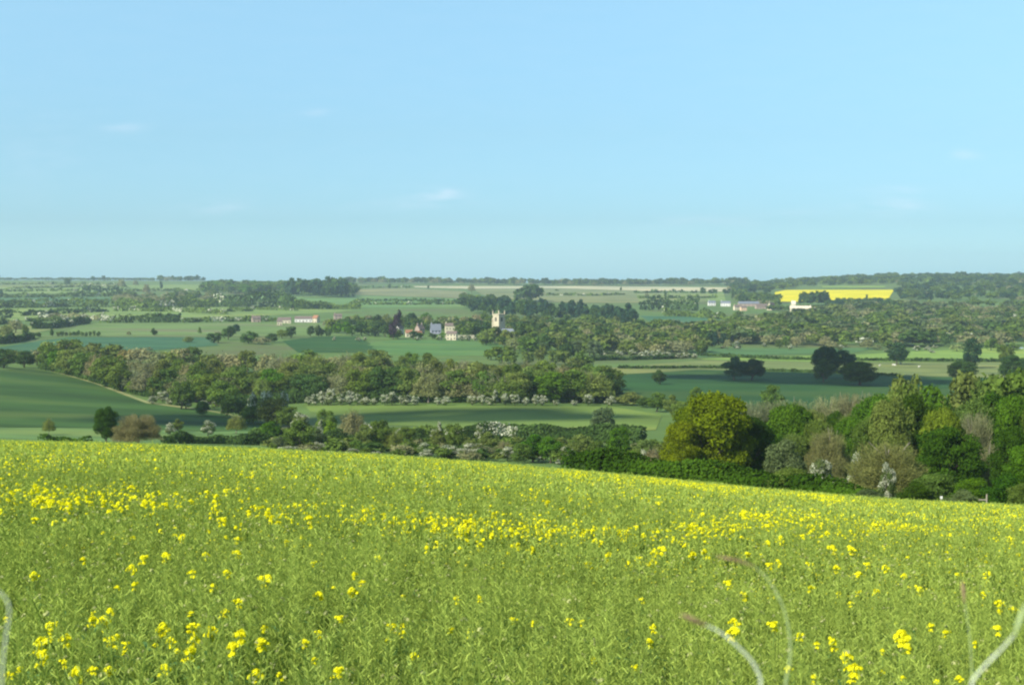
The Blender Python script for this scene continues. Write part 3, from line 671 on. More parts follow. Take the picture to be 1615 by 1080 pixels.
for i in range(6):
    r = np.random.default_rng(500 + i); gg = Geo(); pts = [(r.normal(0, .02), r.normal(0, .02), z) for z in (-1.05, -.6, -.25, 0)]; pts[-1] = (0, 0, -.01)
    V, Fc = tube(pts, [.006, .005, .004, .0025], 5); gg.add(V, Fc, 0)
    n = 26; th = np.arange(n) * 2.4; zz = -.05 - r.uniform(0, .26, n); dd = unit(np.stack([np.cos(th), np.sin(th), r.uniform(.4, 1.1, n)], 1)); sd = unit(np.cross(dd, r.normal(size=(n, 3))))
    V, Fc = quads(np.stack([0 * th, 0 * th, zz], 1) + dd * .03, sd * .0024, dd * .028); gg.add(V, Fc, 0, r.uniform(.2, 1, n))
    stemP.append(gg.mesh('stem', [M_STEM]))
    gh = Geo(); V, t = flower_head(520 + i, 58, .0064, .021); gh.add(V.reshape(-1, 3), np.arange(len(V) * 4).reshape(-1, 4), 0, t)
    V, t = flower_head(540 + i, 26, .0065, .017); V = V + [r.normal(0, .012), r.normal(0, .012), -.035]; gh.add(V.reshape(-1, 3), np.arange(len(V) * 4).reshape(-1, 4), 0, t)
    for q_ in range(3):
        V, t = flower_head(560 + i * 4 + q_, 18, .0062, .012); th_ = q_ * 2.1 + i; V = V + [math.cos(th_) * r.uniform(.02, .034), math.sin(th_) * r.uniform(.02, .034), r.uniform(-.045, .012)]; gh.add(V.reshape(-1, 3), np.arange(len(V) * 4).reshape(-1, 4), 0, t)
    headP.append(gh.mesh('flower_head', [M_PETAL]))
extra = []
rx = np.random.default_rng(77)
while len(extra) < 290 - len(HEADS):
    px = rx.uniform(5, 1610); row = rx.uniform(772, 1070)
    if row < BR_IN(px) + 35: continue
    if rx.random() < bloom_w(np.array(px), np.array(row)) * .8: extra.append((px, row, rx.uniform(8, 13) if row < 900 else rx.uniform(7, 12)))
for (px, row, size) in HEADS + extra:
    y = canopy_y(px, row - 1.5); x, y, z = at(px, y); z = z + CROP + .03; i = int(rx.integers(6)); j = int(rx.integers(6))
    o = link(bpy.data.objects.new('flowering_rape', None)); o.location = (x, y, z); o.rotation_euler = (0, 0, rx.uniform(0, 6.28))
    meshobj('stem', stemP[i], o); h = meshobj('flower_head', headP[j], o); s = (size + .5) * y / F / .068; h.scale = (s * rx.uniform(.8, 1.1), s * rx.uniform(.8, 1.1), s * rx.uniform(.85, 1.3))
    reg(o, ('large bright' if size >= 20 else 'bright' if size >= 14 else 'small') + ' yellow rape spike ' + where(px, row), 'rape flower', 'flowering rape spikes standing above the crop', px)
# --- blurred grass stalks close to the lens
M_STALK = plain('pale_stalk', (.62, .66, .50)); M_STALK2 = plain('green_stalk', (.36, .44, .20)); M_SEED = noise_mat('seed_head', (.16, .11, .06), (.32, .24, .13), 60)
def ray(px, row, d):
    a, s = slopes(px, row); return np.array([a * d, d, s * d])
def stalk(pts, d, r0, m, label, tip=None, tipm=None, tipr=.004):
    P = [ray(px, row, d) for px, row in pts]
    base = P[0] + np.array([0, 0, 0]); low = np.array([base[0] * 1.0, base[1], g1(base[0], d)])
    if pts[0][1] > 1070:
        k = 5; P = [low + (base - low) * (i / k) + np.array([.03 * math.sin(i), 0, 0]) * (0 < i < k) for i in range(k)] + P
    o = link(bpy.data.objects.new('grass_stalk', None)); o.location = P[0]; n = len(P); Q = [p - P[0] for p in P]
    # smooth the curve
    for _ in range(2):
        R_ = [Q[0]]
        for a_, b_ in zip(Q[:-1], Q[1:]): R_ += [a_ * .75 + b_ * .25, a_ * .25 + b_ * .75]
        Q = R_ + [Q[-1]]
    rad_ = np.linspace(r0 * 1.1, r0 * .38, len(Q)); rad_[len(Q) // 2] *= 1.4; rad_[int(len(Q) * .8)] *= 1.4       # swollen joints
    gg = Geo(); V, Fc = tube(Q, rad_, 8); gg.add(V, Fc)
    meshobj('stem', gg.mesh('stem', [m], smooth=True), o)
    if tip:
        T_ = [ray(px, row, d) - P[0] for px, row in tip]; gg = Geo(); V, Fc = tube(T_, [tipr * .4] + [tipr] * (len(T_) - 2) + [tipr * .2], 8); gg.add(V, Fc)
        meshobj('seed_head', gg.mesh('seed_head', [tipm or M_SEED], smooth=True), o)
    reg(o, label, 'grass stalk', 'blurred stalks close to the camera', pts[0][0])
stalk([(1206, 1085), (1190, 1045), (1165, 1020), (1140, 998), (1112, 984)], .62, .0009, M_STALK, 'thick pale out-of-focus stalk bending left below the golden oak', [(1114, 985), (1098, 979), (1085, 973), (1072, 968)], M_SEED, .0012)
stalk([(1236, 1085), (1247, 1040), (1246, 1000), (1236, 955), (1214, 915), (1190, 893)], .75, .0008, M_STALK2, 'thin green arching stalk with drooping reddish tip', [(1190, 893), (1165, 884), (1145, 880), (1128, 876)], M_SEED, .0010)
stalk([(1524, 1085), (1550, 1052), (1578, 1025), (1602, 998)], .55, .0008, M_STALK, 'pale blurred stalk leaning right in the bottom right corner', [(1600, 1000), (1606, 985), (1612, 968), (1618, 950)], M_STALK2, .0010)
stalk([(1, 1085), (8, 1010), (16, 965), (12, 945), (-4, 930)], .55, .0006, M_STALK, 'short bent whitish stalk at the left frame edge')
stalk([(1534, 1085), (1532, 1040), (1530, 1005), (1521, 945)], .85, .0006, M_STALK2, 'faint upright green stalk near the bottom right corner', [(1521, 950), (1520, 935), (1519, 925), (1518, 915)], M_SEED, .0013)

# ================================================================ trees
T = tree
# --- the wood on the right, just past the field
RW = 'in the near right wood'
RWC = 'trees of the near right wood'
def RT(px, y, top, w, sh, c, place=RW, **k): return T(px, y, top, w, sh, c, place, group=RWC, **k)
RT(1128, 232, 618, 158, 'oak', 'oak', 'standing wide and round behind the dark hedge')
RT(1074, 228, 664, 88, 'oak', 'oak', 'forming the low left shoulder of the golden oak')
RT(1092, 236, 640, 96, 'oak', 'oak', 'close on the left of the golden oak')
RT(1178, 238, 655, 110, 'oak', 'deep', 'leaning on the golden oak, coloured as its shaded side')  # deeper leaf colour stands in for shade on the golden oak's right side
RT(1250, 262, 636, 110, 'oak', 'green', 'right of the golden oak')
RT(1205, 250, 672, 80, 'oak', 'green', 'right of the golden oak')
RT(1238, 222, 692, 84, 'bush', 'grey', 'right of the golden oak')
for px, top, w in ((1196, 624, 90), (1250, 617, 100), (1310, 616, 90), (1345, 605, 80), (1390, 606, 70)): RT(px, 330, top, w, 'twig', 'tan', 'on the skyline of the near right wood', lod='hi')
RT(1308, 238, 664, 72, 'twig', 'red', 'between green trees in the right wood')
RT(1345, 285, 640, 70, 'twig', 'olive', 'between green trees in the right wood')
RT(1300, 205, 722, 46, 'haw', 'haw', 'beside the brown tree above the dark hedge', lod='hi')
RT(1354, 196, 712, 34, 'haw', 'haw', 'left edge of the big brown tree')
RT(1402, 176, 728, 30, 'haw', 'haw', 'in front of the big brown tree')
RT(1402, 188, 686, 128, 'twig', 'red', 'standing big and round at the field edge')
for px, top, w, y, c in ((1385, 622, 110, 275, 'green'), (1430, 606, 100, 300, 'mid'), (1475, 608, 110, 310, 'green'), (1425, 640, 100, 255, 'green'), (1480, 640, 110, 250, 'deep'),
                         (1530, 588, 140, 320, 'olive'), (1575, 592, 150, 305, 'mid'), (1612, 580, 150, 300, 'mid'), (1560, 625, 150, 262, 'mid'), (1615, 630, 110, 250, 'green'), (1660, 600, 130, 270, 'mid'), (1700, 640, 140, 240, 'green')):
    RT(px, y, top, w, 'oak', c, 'in the crest of the near right wood')
RT(1430, 330, 592, 80, 'oak', 'olive', 'in the crest of the near right wood')
RT(1500, 198, 672, 130, 'oak', 'deep', 'in the front rank of the right wood')
RT(1345, 270, 655, 80, 'oak', 'green', 'in the front rank of the right wood')
RT(1490, 222, 642, 90, 'oak', 'lime', 'in the front rank of the right wood')
RT(1540, 232, 640, 80, 'twig', 'tan', 'in the front rank of the right wood')
RT(1468, 262, 636, 70, 'twig', 'tan', 'in the crest of the near right wood')
RT(1560, 205, 690, 90, 'twig', 'brown', 'with bare pale trunk deep in the right wood', ptrunk=True)
RT(1600, 190, 672, 90, 'oak', 'deep', 'in the front rank of the right wood')
RT(1620, 168, 700, 100, 'oak', 'green', 'in the front rank of the right wood')
RT(1700, 170, 690, 120, 'oak', 'deep', 'in the front rank of the right wood')
for px, top, w, y, c in ((1480, 745, 90, 170, 'mid'), (1540, 752, 70, 166, 'green'), (1590, 745, 80, 160, 'deep'), (1250, 738, 96, 174, 'mid'), (1372, 770, 50, 160, 'grey'), (1445, 758, 60, 168, 'deep'), (1520, 770, 60, 158, 'grey'), (1620, 760, 60, 155, 'mid')):
    RT(px, y, top, w, 'bush', c, 'at the foot of the right wood')
hedge([(905, 196), (960, 190), (1040, 186), (1100, 182), (1180, 178), (1215, 176)], 3.8, 4.5, 'deep', 'tall dark green hedge along the yellow field edge below the golden oak', cs=.19, dens=1.6, ragged=.18)
hedge([(1215, 175), (1290, 170), (1340, 166), (1375, 163)], 3.0, 4.0, 'deep', 'lower dark green hedge running to the big brown tree', cs=.19, dens=1.4, ragged=.3)
rw_ = np.random.default_rng(12)
for k in range(20):
    px = 1235 + k * 21 + rw_.uniform(-8, 8); y = rw_.uniform(225, 300); cc = ['green', 'mid', 'olive', 'mid', 'deep', 'green'][k % 6]
    top = np.interp(px, [1235, 1300, 1400, 1500, 1660], [668, 650, 628, 618, 612]) + rw_.uniform(-8, 34)
    RT(px, y, top, rw_.uniform(60, 105), 'oak', cc, 'in the body of the near right wood')
# --- left middle distance
ML = 'below the dark hill field'
T(165, 345, 641, 50, 'oak', 'deep', 'beside the brown tree at the yellow field edge', lod='hi', sy=1)
T(216, 338, 647, 78, 'twig', 'red', 'spreading low at the yellow field edge', lod='hi')
T(196, 342, 672, 40, 'twig', 'brown', 'low under the russet tree')
T(75, 410, 655, 22, 'twig', 'olive', 'standing alone ' + ML)
T(267, 425, 666, 20, 'haw', 'haw', 'near the left pasture gate hedge', lod='mid'); T(279, 440, 660, 22, 'oak', 'olive', 'behind the little hawthorn')
T(327, 425, 662, 26, 'haw', 'haw', 'round and alone in the left pasture', lod='hi'); T(371, 440, 650, 34, 'twig', 'olive', 'between hawthorn and scrub in the pasture')
hedge([(62, 365), (100, 362), (142, 360)], 1.6, 2.0, 'deep', 'short dark hedge left of the dark oak at the field edge', ragged=.4)
hedge([(258, 372), (300, 378), (350, 384), (400, 388), (432, 390)], 2.3, 3.2, 'dark', 'dark hedge between pasture and yellow field, right of brown tree', dens=1.8, ragged=.45)
T(388, 345, 704, 32, 'bush', 'olive', 'low on the grass at the field brow')
# scrub belt, px 400..1060
SC = 'in the scrub behind the yellow field'
def ST(px, y, top, w, sh, c, place=SC, **k): return T(px, y, top, w, sh, c, place, group='scrub and small trees of the valley floor', **k)
for a in ((430, 480, 628, 62, 'oak', 'olive'), (400, 500, 640, 50, 'bush', 'mid'), (455, 470, 640, 50, 'oak', 'mid'), (425, 395, 664, 40, 'oak', 'green'), (470, 350, 662, 62, 'oak', 'mid'), (497, 360, 675, 44, 'oak', 'grey'),
          (512, 440, 645, 40, 'oak', 'mid'), (520, 420, 664, 30, 'bush', 'lime'), (556, 400, 638, 46, 'twig', 'brown'), (530, 388, 675, 52, 'bush', 'dark'), (575, 350, 668, 36, 'oak', 'olive'), (600, 352, 662, 46, 'oak', 'mid'),
          (622, 350, 672, 36, 'twig', 'olive'), (640, 400, 672, 34, 'oak', 'mid'), (662, 400, 674, 34, 'bush', 'dark'), (690, 365, 678, 30, 'oak', 'olive'), (716, 365, 668, 40, 'oak', 'mid'), (650, 352, 700, 30, 'bush', 'deep'),
          (772, 360, 680, 42, 'oak', 'olive'), (795, 350, 692, 34, 'twig', 'brown'), (840, 330, 684, 60, 'oak', 'green'), (868, 326, 688, 44, 'oak', 'green'), (822, 322, 698, 40, 'bush', 'mid'), (915, 330, 684, 50, 'oak', 'olive'),
          (945, 325, 694, 40, 'bush', 'mid'), (978, 330, 672, 46, 'oak', 'green'), (1015, 330, 692, 40, 'bush', 'olive'), (1030, 300, 702, 40, 'twig', 'brown'), (1000, 290, 708, 40, 'bush', 'mid'), (952, 430, 642, 48, 'oak', 'grey'),
          (985, 420, 668, 40, 'bush', 'dark'), (1055, 330, 690, 40, 'oak', 'olive'), (560, 345, 694, 30, 'bush', 'mid'), (440, 345, 688, 28, 'bush', 'grey'), (765, 340, 700, 40, 'twig', 'brown'), (895, 320, 705, 34, 'bush', 'deep')): ST(*a)
for a in ((472, 440, 649, 32), (398, 505, 617, 20), (420, 505, 616, 24), (447, 505, 615, 18), (505, 415, 661, 12), (500, 345, 696, 26), (450, 338, 703, 34), (482, 336, 707, 24), (540, 345, 694, 20), (520, 338, 709, 30), (553, 336, 706, 26),
          (592, 334, 711, 22), (625, 334, 713, 22), (630, 410, 674, 16), (685, 410, 676, 22), (693, 400, 665, 14), (756, 410, 669, 18), (811, 410, 671, 13), (668, 345, 697, 30), (672, 332, 707, 26), (706, 334, 701, 38), (745, 336, 697, 44),
          (730, 332, 706, 26), (800, 330, 704, 30), (893, 322, 703, 28), (937, 330, 700, 14), (950, 328, 704, 18), (1015, 300, 708, 20), (575, 420, 665, 18), (430, 480, 652, 26), (905, 322, 716, 22), (605, 405, 668, 14)):
    ST(a[0], a[1], a[2], a[3], 'haw', 'haw', lod='hi' if a[1] < 350 else 'mid')
hedge([(735, 420), (800, 425), (870, 425), (940, 420), (1015, 412)], 4.2, 5, 'dark', 'dark ragged hedge along the near side of the middle meadow', dens=2.2, white=.10, ragged=.3)
hedge([(395, 402), (430, 400), (470, 395)], 3.2, 4, 'dark', 'short dark hedge left of the scrub bushes', dens=1.8)
hedge([(560, 440), (620, 436), (700, 430), (740, 424)], 2.6, 3.5, 'mid', 'hedge with white blossom below the middle meadow', dens=1.8, white=.3)
# --- the long wood across the middle
def long_wood():
    r = np.random.default_rng(5)
    sec = lambda px: 'beside the hill field' if px < 250 else 'above the hawthorns' if px < 480 else 'behind the meadow' if px < 740 else 'towards the church'
    FX = [0, 60, 100, 190, 300, 400, 480, 760, 965]
    for rowi, (nm, n) in enumerate((('front rank', 46), ('middle rank', 44), ('back rank', 42))):
        for k in range(n):
            px = 62 + (965 - 62) * (k + r.uniform(.2, .8)) / n
            if rowi == 0:
                fr = np.interp(px, [60, 100, 150, 190, 230, 330, 400, 480, 970], [582, 590, 604, 618, 628, 640, 641, 636, 637]); y = y_of_row(px, fr) + r.uniform(4, 16); h = r.uniform(11, 15)
            elif rowi == 1:
                y = np.interp(px, [60, 190, 480, 760, 965], [830, 690, 640, 625, 620]) + r.uniform(-15, 15); h = r.uniform(14, 17.5)
            else:
                y = np.interp(px, [60, 190, 400, 600, 780, 965], [900, 830, 790, 730, 690, 665]) + r.uniform(-25, 25); h = r.uniform(14, 18) if px < 700 else r.uniform(11, 15)
            if rowi: h *= np.interp(px, [60, 300, 500, 965], [.72, .78, .86, .88])
            w = r.uniform(10.5, 22); u = r.random()
            if rowi == 0: sh, c = ('oak', 'mid') if u < .25 else ('oak', 'dark') if u < .42 else ('twig', 'olive') if u < .58 else ('twig', 'brown') if u < .85 else ('oak', 'olive') if u < .95 else ('oak', 'green')
            else: sh, c = ('oak', 'olive') if u < .33 else ('twig', 'brown') if u < .56 else ('twig', 'olive') if u < .68 else ('oak', 'mid') if u < .84 else ('twig', 'red') if u < .92 else ('oak', 'dark')
            h_px = h * F / y
            T(px, y, None, w * F / y, sh, c, "in the long wood's " + nm + ' ' + sec(px), hpx=h_px, group='trees of the long wood')
long_wood()
for px, top, w, sh, c in ((212, 600, 34, 'oak', 'lime'), (285, 600, 46, 'oak', 'mid'), (350, 600, 60, 'oak', 'mid'), (365, 622, 44, 'bush', 'dark'), (318, 632, 26, 'bush', 'dark'), (392, 640, 40, 'bush', 'mid')):
    T(px, {212: 625, 285: 560, 350: 560}.get(px, 530), top, w, sh, c, 'along the grassy track beside the dark field', group='trees of the long wood')
for i, (px, row, w, h) in enumerate(((240, 634, 16, 13), (256, 632, 20, 18), (292, 642, 34, 26), (268, 636, 18, 14), (320, 640, 18, 12), (338, 641, 16, 12), (226, 620, 12, 18), (395, 644, 16, 20))):
    y = y_of_row(px, row + 3); T(px, y, None, w, 'haw', 'haw', 'along the grassy track', hpx=h, lod='hi', group='hawthorns in front of the long wood')
rh = np.random.default_rng(9)
for px, w, h in [(486, 14, 15), (497, 18, 19), (508, 18, 24), (522, 20, 27), (516, 14, 14), (537, 14, 20), (551, 22, 24), (563, 16, 20), (577, 22, 14), (590, 14, 12), (607, 20, 18), (618, 22, 22), (640, 26, 18), (654, 16, 16), (690, 16, 14), (703, 18, 15), (745, 20, 16), (760, 18, 18), (771, 20, 14),
                 (781, 14, 26), (797, 16, 20), (812, 20, 18), (829, 16, 14), (845, 14, 18), (856, 18, 17), (928, 20, 18), (960, 16, 12), (878, 14, 10), (905, 14, 9), (965, 16, 16)]:
    y = y_of_row(px, 639.5); T(px, y, None, w, 'haw', 'haw', 'at the foot of the long wood', hpx=h, lod='mid', group='hawthorns in front of the long wood')
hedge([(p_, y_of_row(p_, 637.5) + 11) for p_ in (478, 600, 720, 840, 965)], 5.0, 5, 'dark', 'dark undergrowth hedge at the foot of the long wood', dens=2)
for px, row, w, h in ((722, 606, 18, 12), (765, 600, 10, 10), (682, 612, 16, 10)):
    T(px, y_of_row(px, row + 12), None, w, 'haw', 'haw', 'deep inside the long wood', hpx=h + 12, group='hawthorns in front of the long wood')
for px, top, w, sh, c, y in ((5, 550, 46, 'oak', 'dark', 725), (-28, 552, 50, 'oak', 'mid', 735), (38, 553, 40, 'oak', 'dark', 750), (58, 548, 36, 'twig', 'brown', 780), (80, 552, 34, 'oak', 'mid', 790), (22, 548, 36, 'twig', 'olive', 800), (-60, 550, 50, 'oak', 'dark', 740)):
    T(px, y, top, w, sh, c, 'above the left hill field', group='trees of the long wood')
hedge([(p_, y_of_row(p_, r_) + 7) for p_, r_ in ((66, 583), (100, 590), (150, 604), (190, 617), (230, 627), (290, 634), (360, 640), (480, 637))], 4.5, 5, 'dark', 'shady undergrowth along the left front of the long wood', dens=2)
# --- right field: big lone trees
for px, y, top, w, c, pl in ((1158, 770, 562, 46, 'blue', 'left half of the big dark pair in the teal field'), (1186, 775, 566, 52, 'blue', 'right half of the big dark pair in the teal field'), (1303, 800, 546, 58, 'blue', 'tallest of the dark field clump'),
                          (1332, 810, 552, 44, 'blue', 'right side of the dark field clump'), (1358, 745, 570, 76, 'dark', 'rounded, in front of the dark field clump'), (1415, 1000, 540, 38, 'blue', 'alone where olive and bright fields meet'),
                          (1533, 960, 533, 36, 'blue', 'tallest of the far field trees at right'), (1518, 790, 569, 60, 'dark', 'low and wide, above the right wood'), (1588, 960, 545, 30, 'mid', 'small, below the parked vehicles'),
                          (1600, 800, 560, 56, 'dark', 'above the right wood at the frame edge'), (1041, 720, 583, 28, 'dark', 'alone in the teal field'), (1300, 770, 566, 40, 'dark', 'lowest of the dark field clump')):
    T(px, y, top, w, 'oak', c, pl, lod='hi' if w > 50 else 'mid', group='lone trees of the right fields')
for px, y, top, w, sh, c in ((993, 570, 618, 50, 'bush', 'olive'), (1016, 560, 626, 26, 'bush', 'dark'), (1036, 540, 618, 38, 'oak', 'mid'), (1060, 520, 622, 34, 'oak', 'olive'), (1075, 500, 632, 40, 'oak', 'mid'), (1100, 540, 610, 34, 'oak', 'mid'), (972, 580, 622, 22, 'oak', 'grey')):
    T(px, y, top, w, sh, c, 'between long wood and golden oak', group='scrub and small trees of the valley floor')
T(1219, 520, 606, 44, 'oak', 'mid', 'behind the tan trees of the right wood')
hedge([(975, 868), (1040, 880), (1100, 900), (1160, 900)], 1.6, 2, 'dark', 'thin hedge between teal field and olive field', dens=1.4, ragged=.15)
hedge([(1200, 880), (1300, 870), (1420, 850)], 1.5, 2, 'dark', 'thin dark field line behind the big dark trees', dens=1.4, ragged=.15)
hedge([(1100, 1085), (1210, 1060), (1300, 1050), (1450, 1050), (1640, 1055)], 2.2, 2.5, 'dark', 'low hedge between the olive and bright green strips', dens=1.6, ragged=.2)
hedge([(900, 950), (960, 985), (1040, 1020), (1090, 1060)], 2.4, 3, 'dark', 'curving hedge above the olive field', dens=1.6)
# --- trees round the church and village
def clump(n, px0, px1, y0, y1, h0, h1, w0, w1, mix, place, group, seed, lod=None):
    r = np.random.default_rng(seed); ks = list(mix); wt = np.array([mix[k] for k in ks], float); wt /= wt.sum()
    for k in range(n):
        px = px0 + (px1 - px0) * (k + r.uniform(0, 1)) / n; y = r.uniform(y0, y1); sh, c = ks[int(r.choice(len(ks), p=wt))].split(':')
        h = r.uniform(h0, h1) * (.45 if sh == 'haw' else 1); w = r.uniform(w0, w1) * (.6 if sh == 'haw' else 1)
        T(px, y, None, w * F / y, sh, c, place, hpx=h * F / y, group=group, lod=lod)
# a scatter of thin far hedges
MIXV = {'oak:mid': 4, 'oak:green': 2, 'oak:dark': 3, 'twig:brown': 2, 'oak:olive': 2, 'haw:haw': 1}
VG = 'trees around the village'
clump(9, 515, 620, 1270, 1330, 8, 13, 11, 16, MIXV, 'left of the village houses', VG, 1)
clump(8, 520, 600, 1400, 1550, 9, 14, 11, 16, MIXV, 'behind the left village trees', VG, 2)
clump(10, 610, 770, 1430, 1560, 12, 17, 12, 17, MIXV, 'behind the village houses', VG, 3)
clump(7, 605, 720, 1215, 1245, 5, 8, 8, 11, {'oak:mid': 2, 'oak:dark': 2, 'oak:green': 1}, 'in front of the village houses', VG, 4)
clump(7, 718, 776, 1260, 1330, 11, 15, 12, 16, {'oak:mid': 2, 'oak:dark': 2}, 'left of the church tower', VG, 5)
clump(6, 762, 815, 1120, 1180, 11, 14, 11, 16, {'oak:olive': 3, 'oak:mid': 2, 'twig:brown': 1}, 'in front of the church tower', VG, 6)
clump(8, 805, 880, 1200, 1330, 12, 17, 12, 17, {'oak:mid': 3, 'oak:green': 1, 'twig:brown': 2, 'oak:dark': 2}, 'right of the church tower', VG, 7)
clump(13, 880, 1050, 1180, 1330, 11, 17, 13, 19, {'oak:mid': 2, 'oak:dark': 2, 'twig:brown': 3, 'twig:red': 1, 'oak:olive': 2}, 'in the park right of the church', VG, 8)
clump(12, 800, 960, 1000, 1120, 9, 13, 12, 17, {'oak:mid': 2, 'oak:olive': 3, 'twig:brown': 2, 'oak:grey': 2, 'oak:dark': 1}, 'below the park right of the church', VG, 9)
clump(12, 930, 1110, 1060, 1150, 9, 13, 12, 17, {'twig:brown': 3, 'twig:tan': 1, 'oak:mid': 1, 'oak:olive': 1}, 'above the curving hedge', VG, 10)
clump(12, 950, 1100, 1020, 1060, 9, 13, 9, 14, {'haw:haw': 5}, 'above the curving hedge', 'hawthorns of the far fields', 11)
clump(9, 770, 930, 820, 940, 8, 11, 10, 15, {'oak:mid': 2, 'oak:dark': 1, 'twig:brown': 2, 'oak:olive': 2}, 'between long wood and park', VG, 12)
clump(5, 880, 905, 960, 990, 8, 10, 6, 9, {'oak:dark': 1, 'fir:conifer': 2}, 'dark group above the olive field', VG, 13)
clump(6, 1085, 1160, 1190, 1260, 9, 14, 8, 12, {'oak:mid': 2, 'fir:conifer': 2, 'twig:brown': 2}, 'right of the park', VG, 14)
clump(10, 1105, 1615, 1175, 1215, 5, 12, 8, 14, {'haw:haw': 5, 'oak:mid': 2}, 'along the top of the bright green strip', 'hawthorns of the far fields', 15)
clump(22, 1110, 1640, 1210, 1270, 5, 12, 9, 15, {'haw:haw': 3, 'oak:mid': 2, 'twig:brown': 2, 'twig:tan': 1}, 'along the front of the right hillside wood', 'hawthorns of the far fields', 16)
T(620, 1225, None, 16, 'oak', 'purple', 'behind the white gabled house', hpx=30, group=VG)
T(627, 1330, None, 16, 'oak', 'purple', 'above the white gabled house', hpx=38, group=VG)
for px, w, h in ((659, 10, 8), (693, 10, 9), (728, 12, 9), (737, 14, 10), (750, 10, 7), (565, 10, 7), (575, 9, 7), (527, 6, 8)):
    y = y_of_row(px, 538); T(px, y, None, w, 'haw', 'haw', 'on the edge of the village green', hpx=h, group='hawthorns of the far fields')
for px, row, w, h, sh, c in ((82, 531, 9, 13, 'fir', 'dark'), (243, 529, 12, 12, 'oak', 'dark'), (315, 528, 9, 12, 'fir', 'mid'), (203, 529, 8, 8, 'twig', 'brown'), (60, 532, 12, 8, 'bush', 'dark'), (360, 536, 24, 22, 'oak', 'dark'), (338, 541, 28, 16, 'oak', 'dark'), (392, 542, 34, 20, 'oak', 'dark'), (372, 527, 16, 16, 'oak', 'blue'),
                          (297, 540, 20, 9, 'bush', 'olive'), (459, 533, 26, 18, 'oak', 'dark'), (445, 534, 20, 14, 'oak', 'mid'), (490, 531, 16, 17, 'oak', 'dark'), (503, 531, 18, 19, 'oak', 'dark'), (518, 531, 16, 16, 'oak', 'mid'), (412, 543, 30, 14, 'twig', 'brown'), (428, 540, 26, 15, 'bush', 'dark'),
                          (25, 525, 30, 24, 'twig', 'brown'), (10, 533, 26, 24, 'twig', 'olive'), (40, 530, 14, 18, 'oak', 'mid'), (345, 530, 20, 8, 'twig', 'brown')):
    T(px, y_of_row(px, row), None, w, sh, c, 'scattered over the pale meadow at left', hpx=h, group='trees of the pale meadow')
r = np.random.default_rng(31)
for k in range(11):
    px = 92 + k * 6.3; T(px, y_of_row(px, 530.5), None, r.uniform(5, 8), 'oak', 'dark' if k % 3 else 'mid', 'in the short row across the pale meadow', hpx=r.uniform(7, 10), group='trees of the pale meadow')
# hedgerows of the far left fields: (px, row) foot lines
def FH_(pts, h, colr, label, white=0, w=3.5, **k):
    hedge([(p, y_of_row(p, rw)) for p, rw in pts], h, w, colr, label, white=white, cs=k.pop('cs', None), **k)
FH_([(-200, 546), (0, 543), (30, 539), (52, 533)], 5, 'dark', 'dark hedge dropping to the left frame edge', dens=2)
FH_([(50, 519), (80, 518.5), (110, 514), (142, 510)], 6, 'dark', 'dark slanting hedge with pale tops at far left', .15, dens=2)
FH_([(158, 508.5), (200, 509), (240, 508)], 8, 'mid', 'hedge with white blossom above the pale meadow', .3)
FH_([(240, 508.5), (285, 508.5)], 9, 'dark', 'long dark clipped hedge above the pale meadow', dens=2, ragged=.1)
FH_([(288, 509), (310, 508), (360, 507.5), (410, 507), (436, 507)], 5, 'mid', 'low blossoming hedge running to the terrace', .4)
FH_([(40, 507), (90, 506.5), (125, 506)], 4, 'mid', 'thin hedge below the blossoming far hedge', .2)
FH_([(35, 498.5), (60, 497), (100, 495), (140, 493), (170, 492)], 6, 'dark', 'dark wavy hedge in the far left fields', .1)
FH_([(60, 502), (90, 502), (130, 503), (160, 505)], 5, 'brown', 'brown and white hedge in the far left fields', .35)
FH_([(180, 491), (240, 491.5), (300, 493), (360, 496)], 6, 'mid', 'hedge with white blossom across the ladder meadow', .25)
FH_([(-200, 487), (0, 486.5), (60, 485.5), (110, 484), (172, 484)], 10, 'mid', 'tall dark tree hedge across the far left fields', .08, w=8, ragged=.4)
FH_([(182, 485), (230, 486), (300, 485), (340, 484)], 11, 'mid', 'tall mixed tree belt left of the hill pasture', .12, w=20, ragged=.5)
FH_([(-200, 471), (0, 470), (50, 469.5), (120, 468.5), (200, 467)], 8, 'mid', 'long blue-green hedge under the upper meadows', .05, w=8, ragged=.5)
FH_([(20, 456), (90, 454), (140, 453), (200, 453)], 5, 'olive', 'faint hedge between the top meadows', .15)
FH_([(130, 462.5), (200, 462)], 12, 'dark', 'short dark hedge in the upper meadow')
FH_([(0, 502), (19, 501.5)], 9, 'dark', 'short dark hedge stub at the left frame edge')
FH_([(340, 483), (400, 484), (445, 484), (470, 487)], 18, 'dark', 'dark tree belt behind the terrace', .05, w=20, ragged=.4)
FH_([(470, 488), (520, 487), (570, 487)], 12, 'mid', 'soft green tree belt above the terrace', .08, w=16, ragged=.5)
FH_([(340, 492.5), (400, 491)], 4, 'mid', 'low hedge left of the pinkish farmhouse')
FH_([(560, 475), (640, 475.5), (700, 476), (730, 476.5)], 4, 'dark', 'thin hedge across the hill pasture')
FH_([(395, 465.5), (470, 465), (560, 468)], 3, 'dark', 'thin field line under the round dark wood')
FH_([(1000, 462.5), (1050, 462), (1090, 462.3), (1100, 462)], 5, 'dark', 'ragged hedge below the pale stubble strip', ragged=.9)
FH_([(1104, 463), (1112, 463)], 7, 'dark', 'small dark bush left of a gap in the stubble strip', name='hedge', ragged=.6)
FH_([(1118, 463), (1130, 463)], 7, 'dark', 'small dark bushes right of a gap in the stubble strip', ragged=.6)
FH_([(1140, 462.5), (1152, 462.5)], 7, 'dark', 'dark hedge end at the corner of the stubble strip')
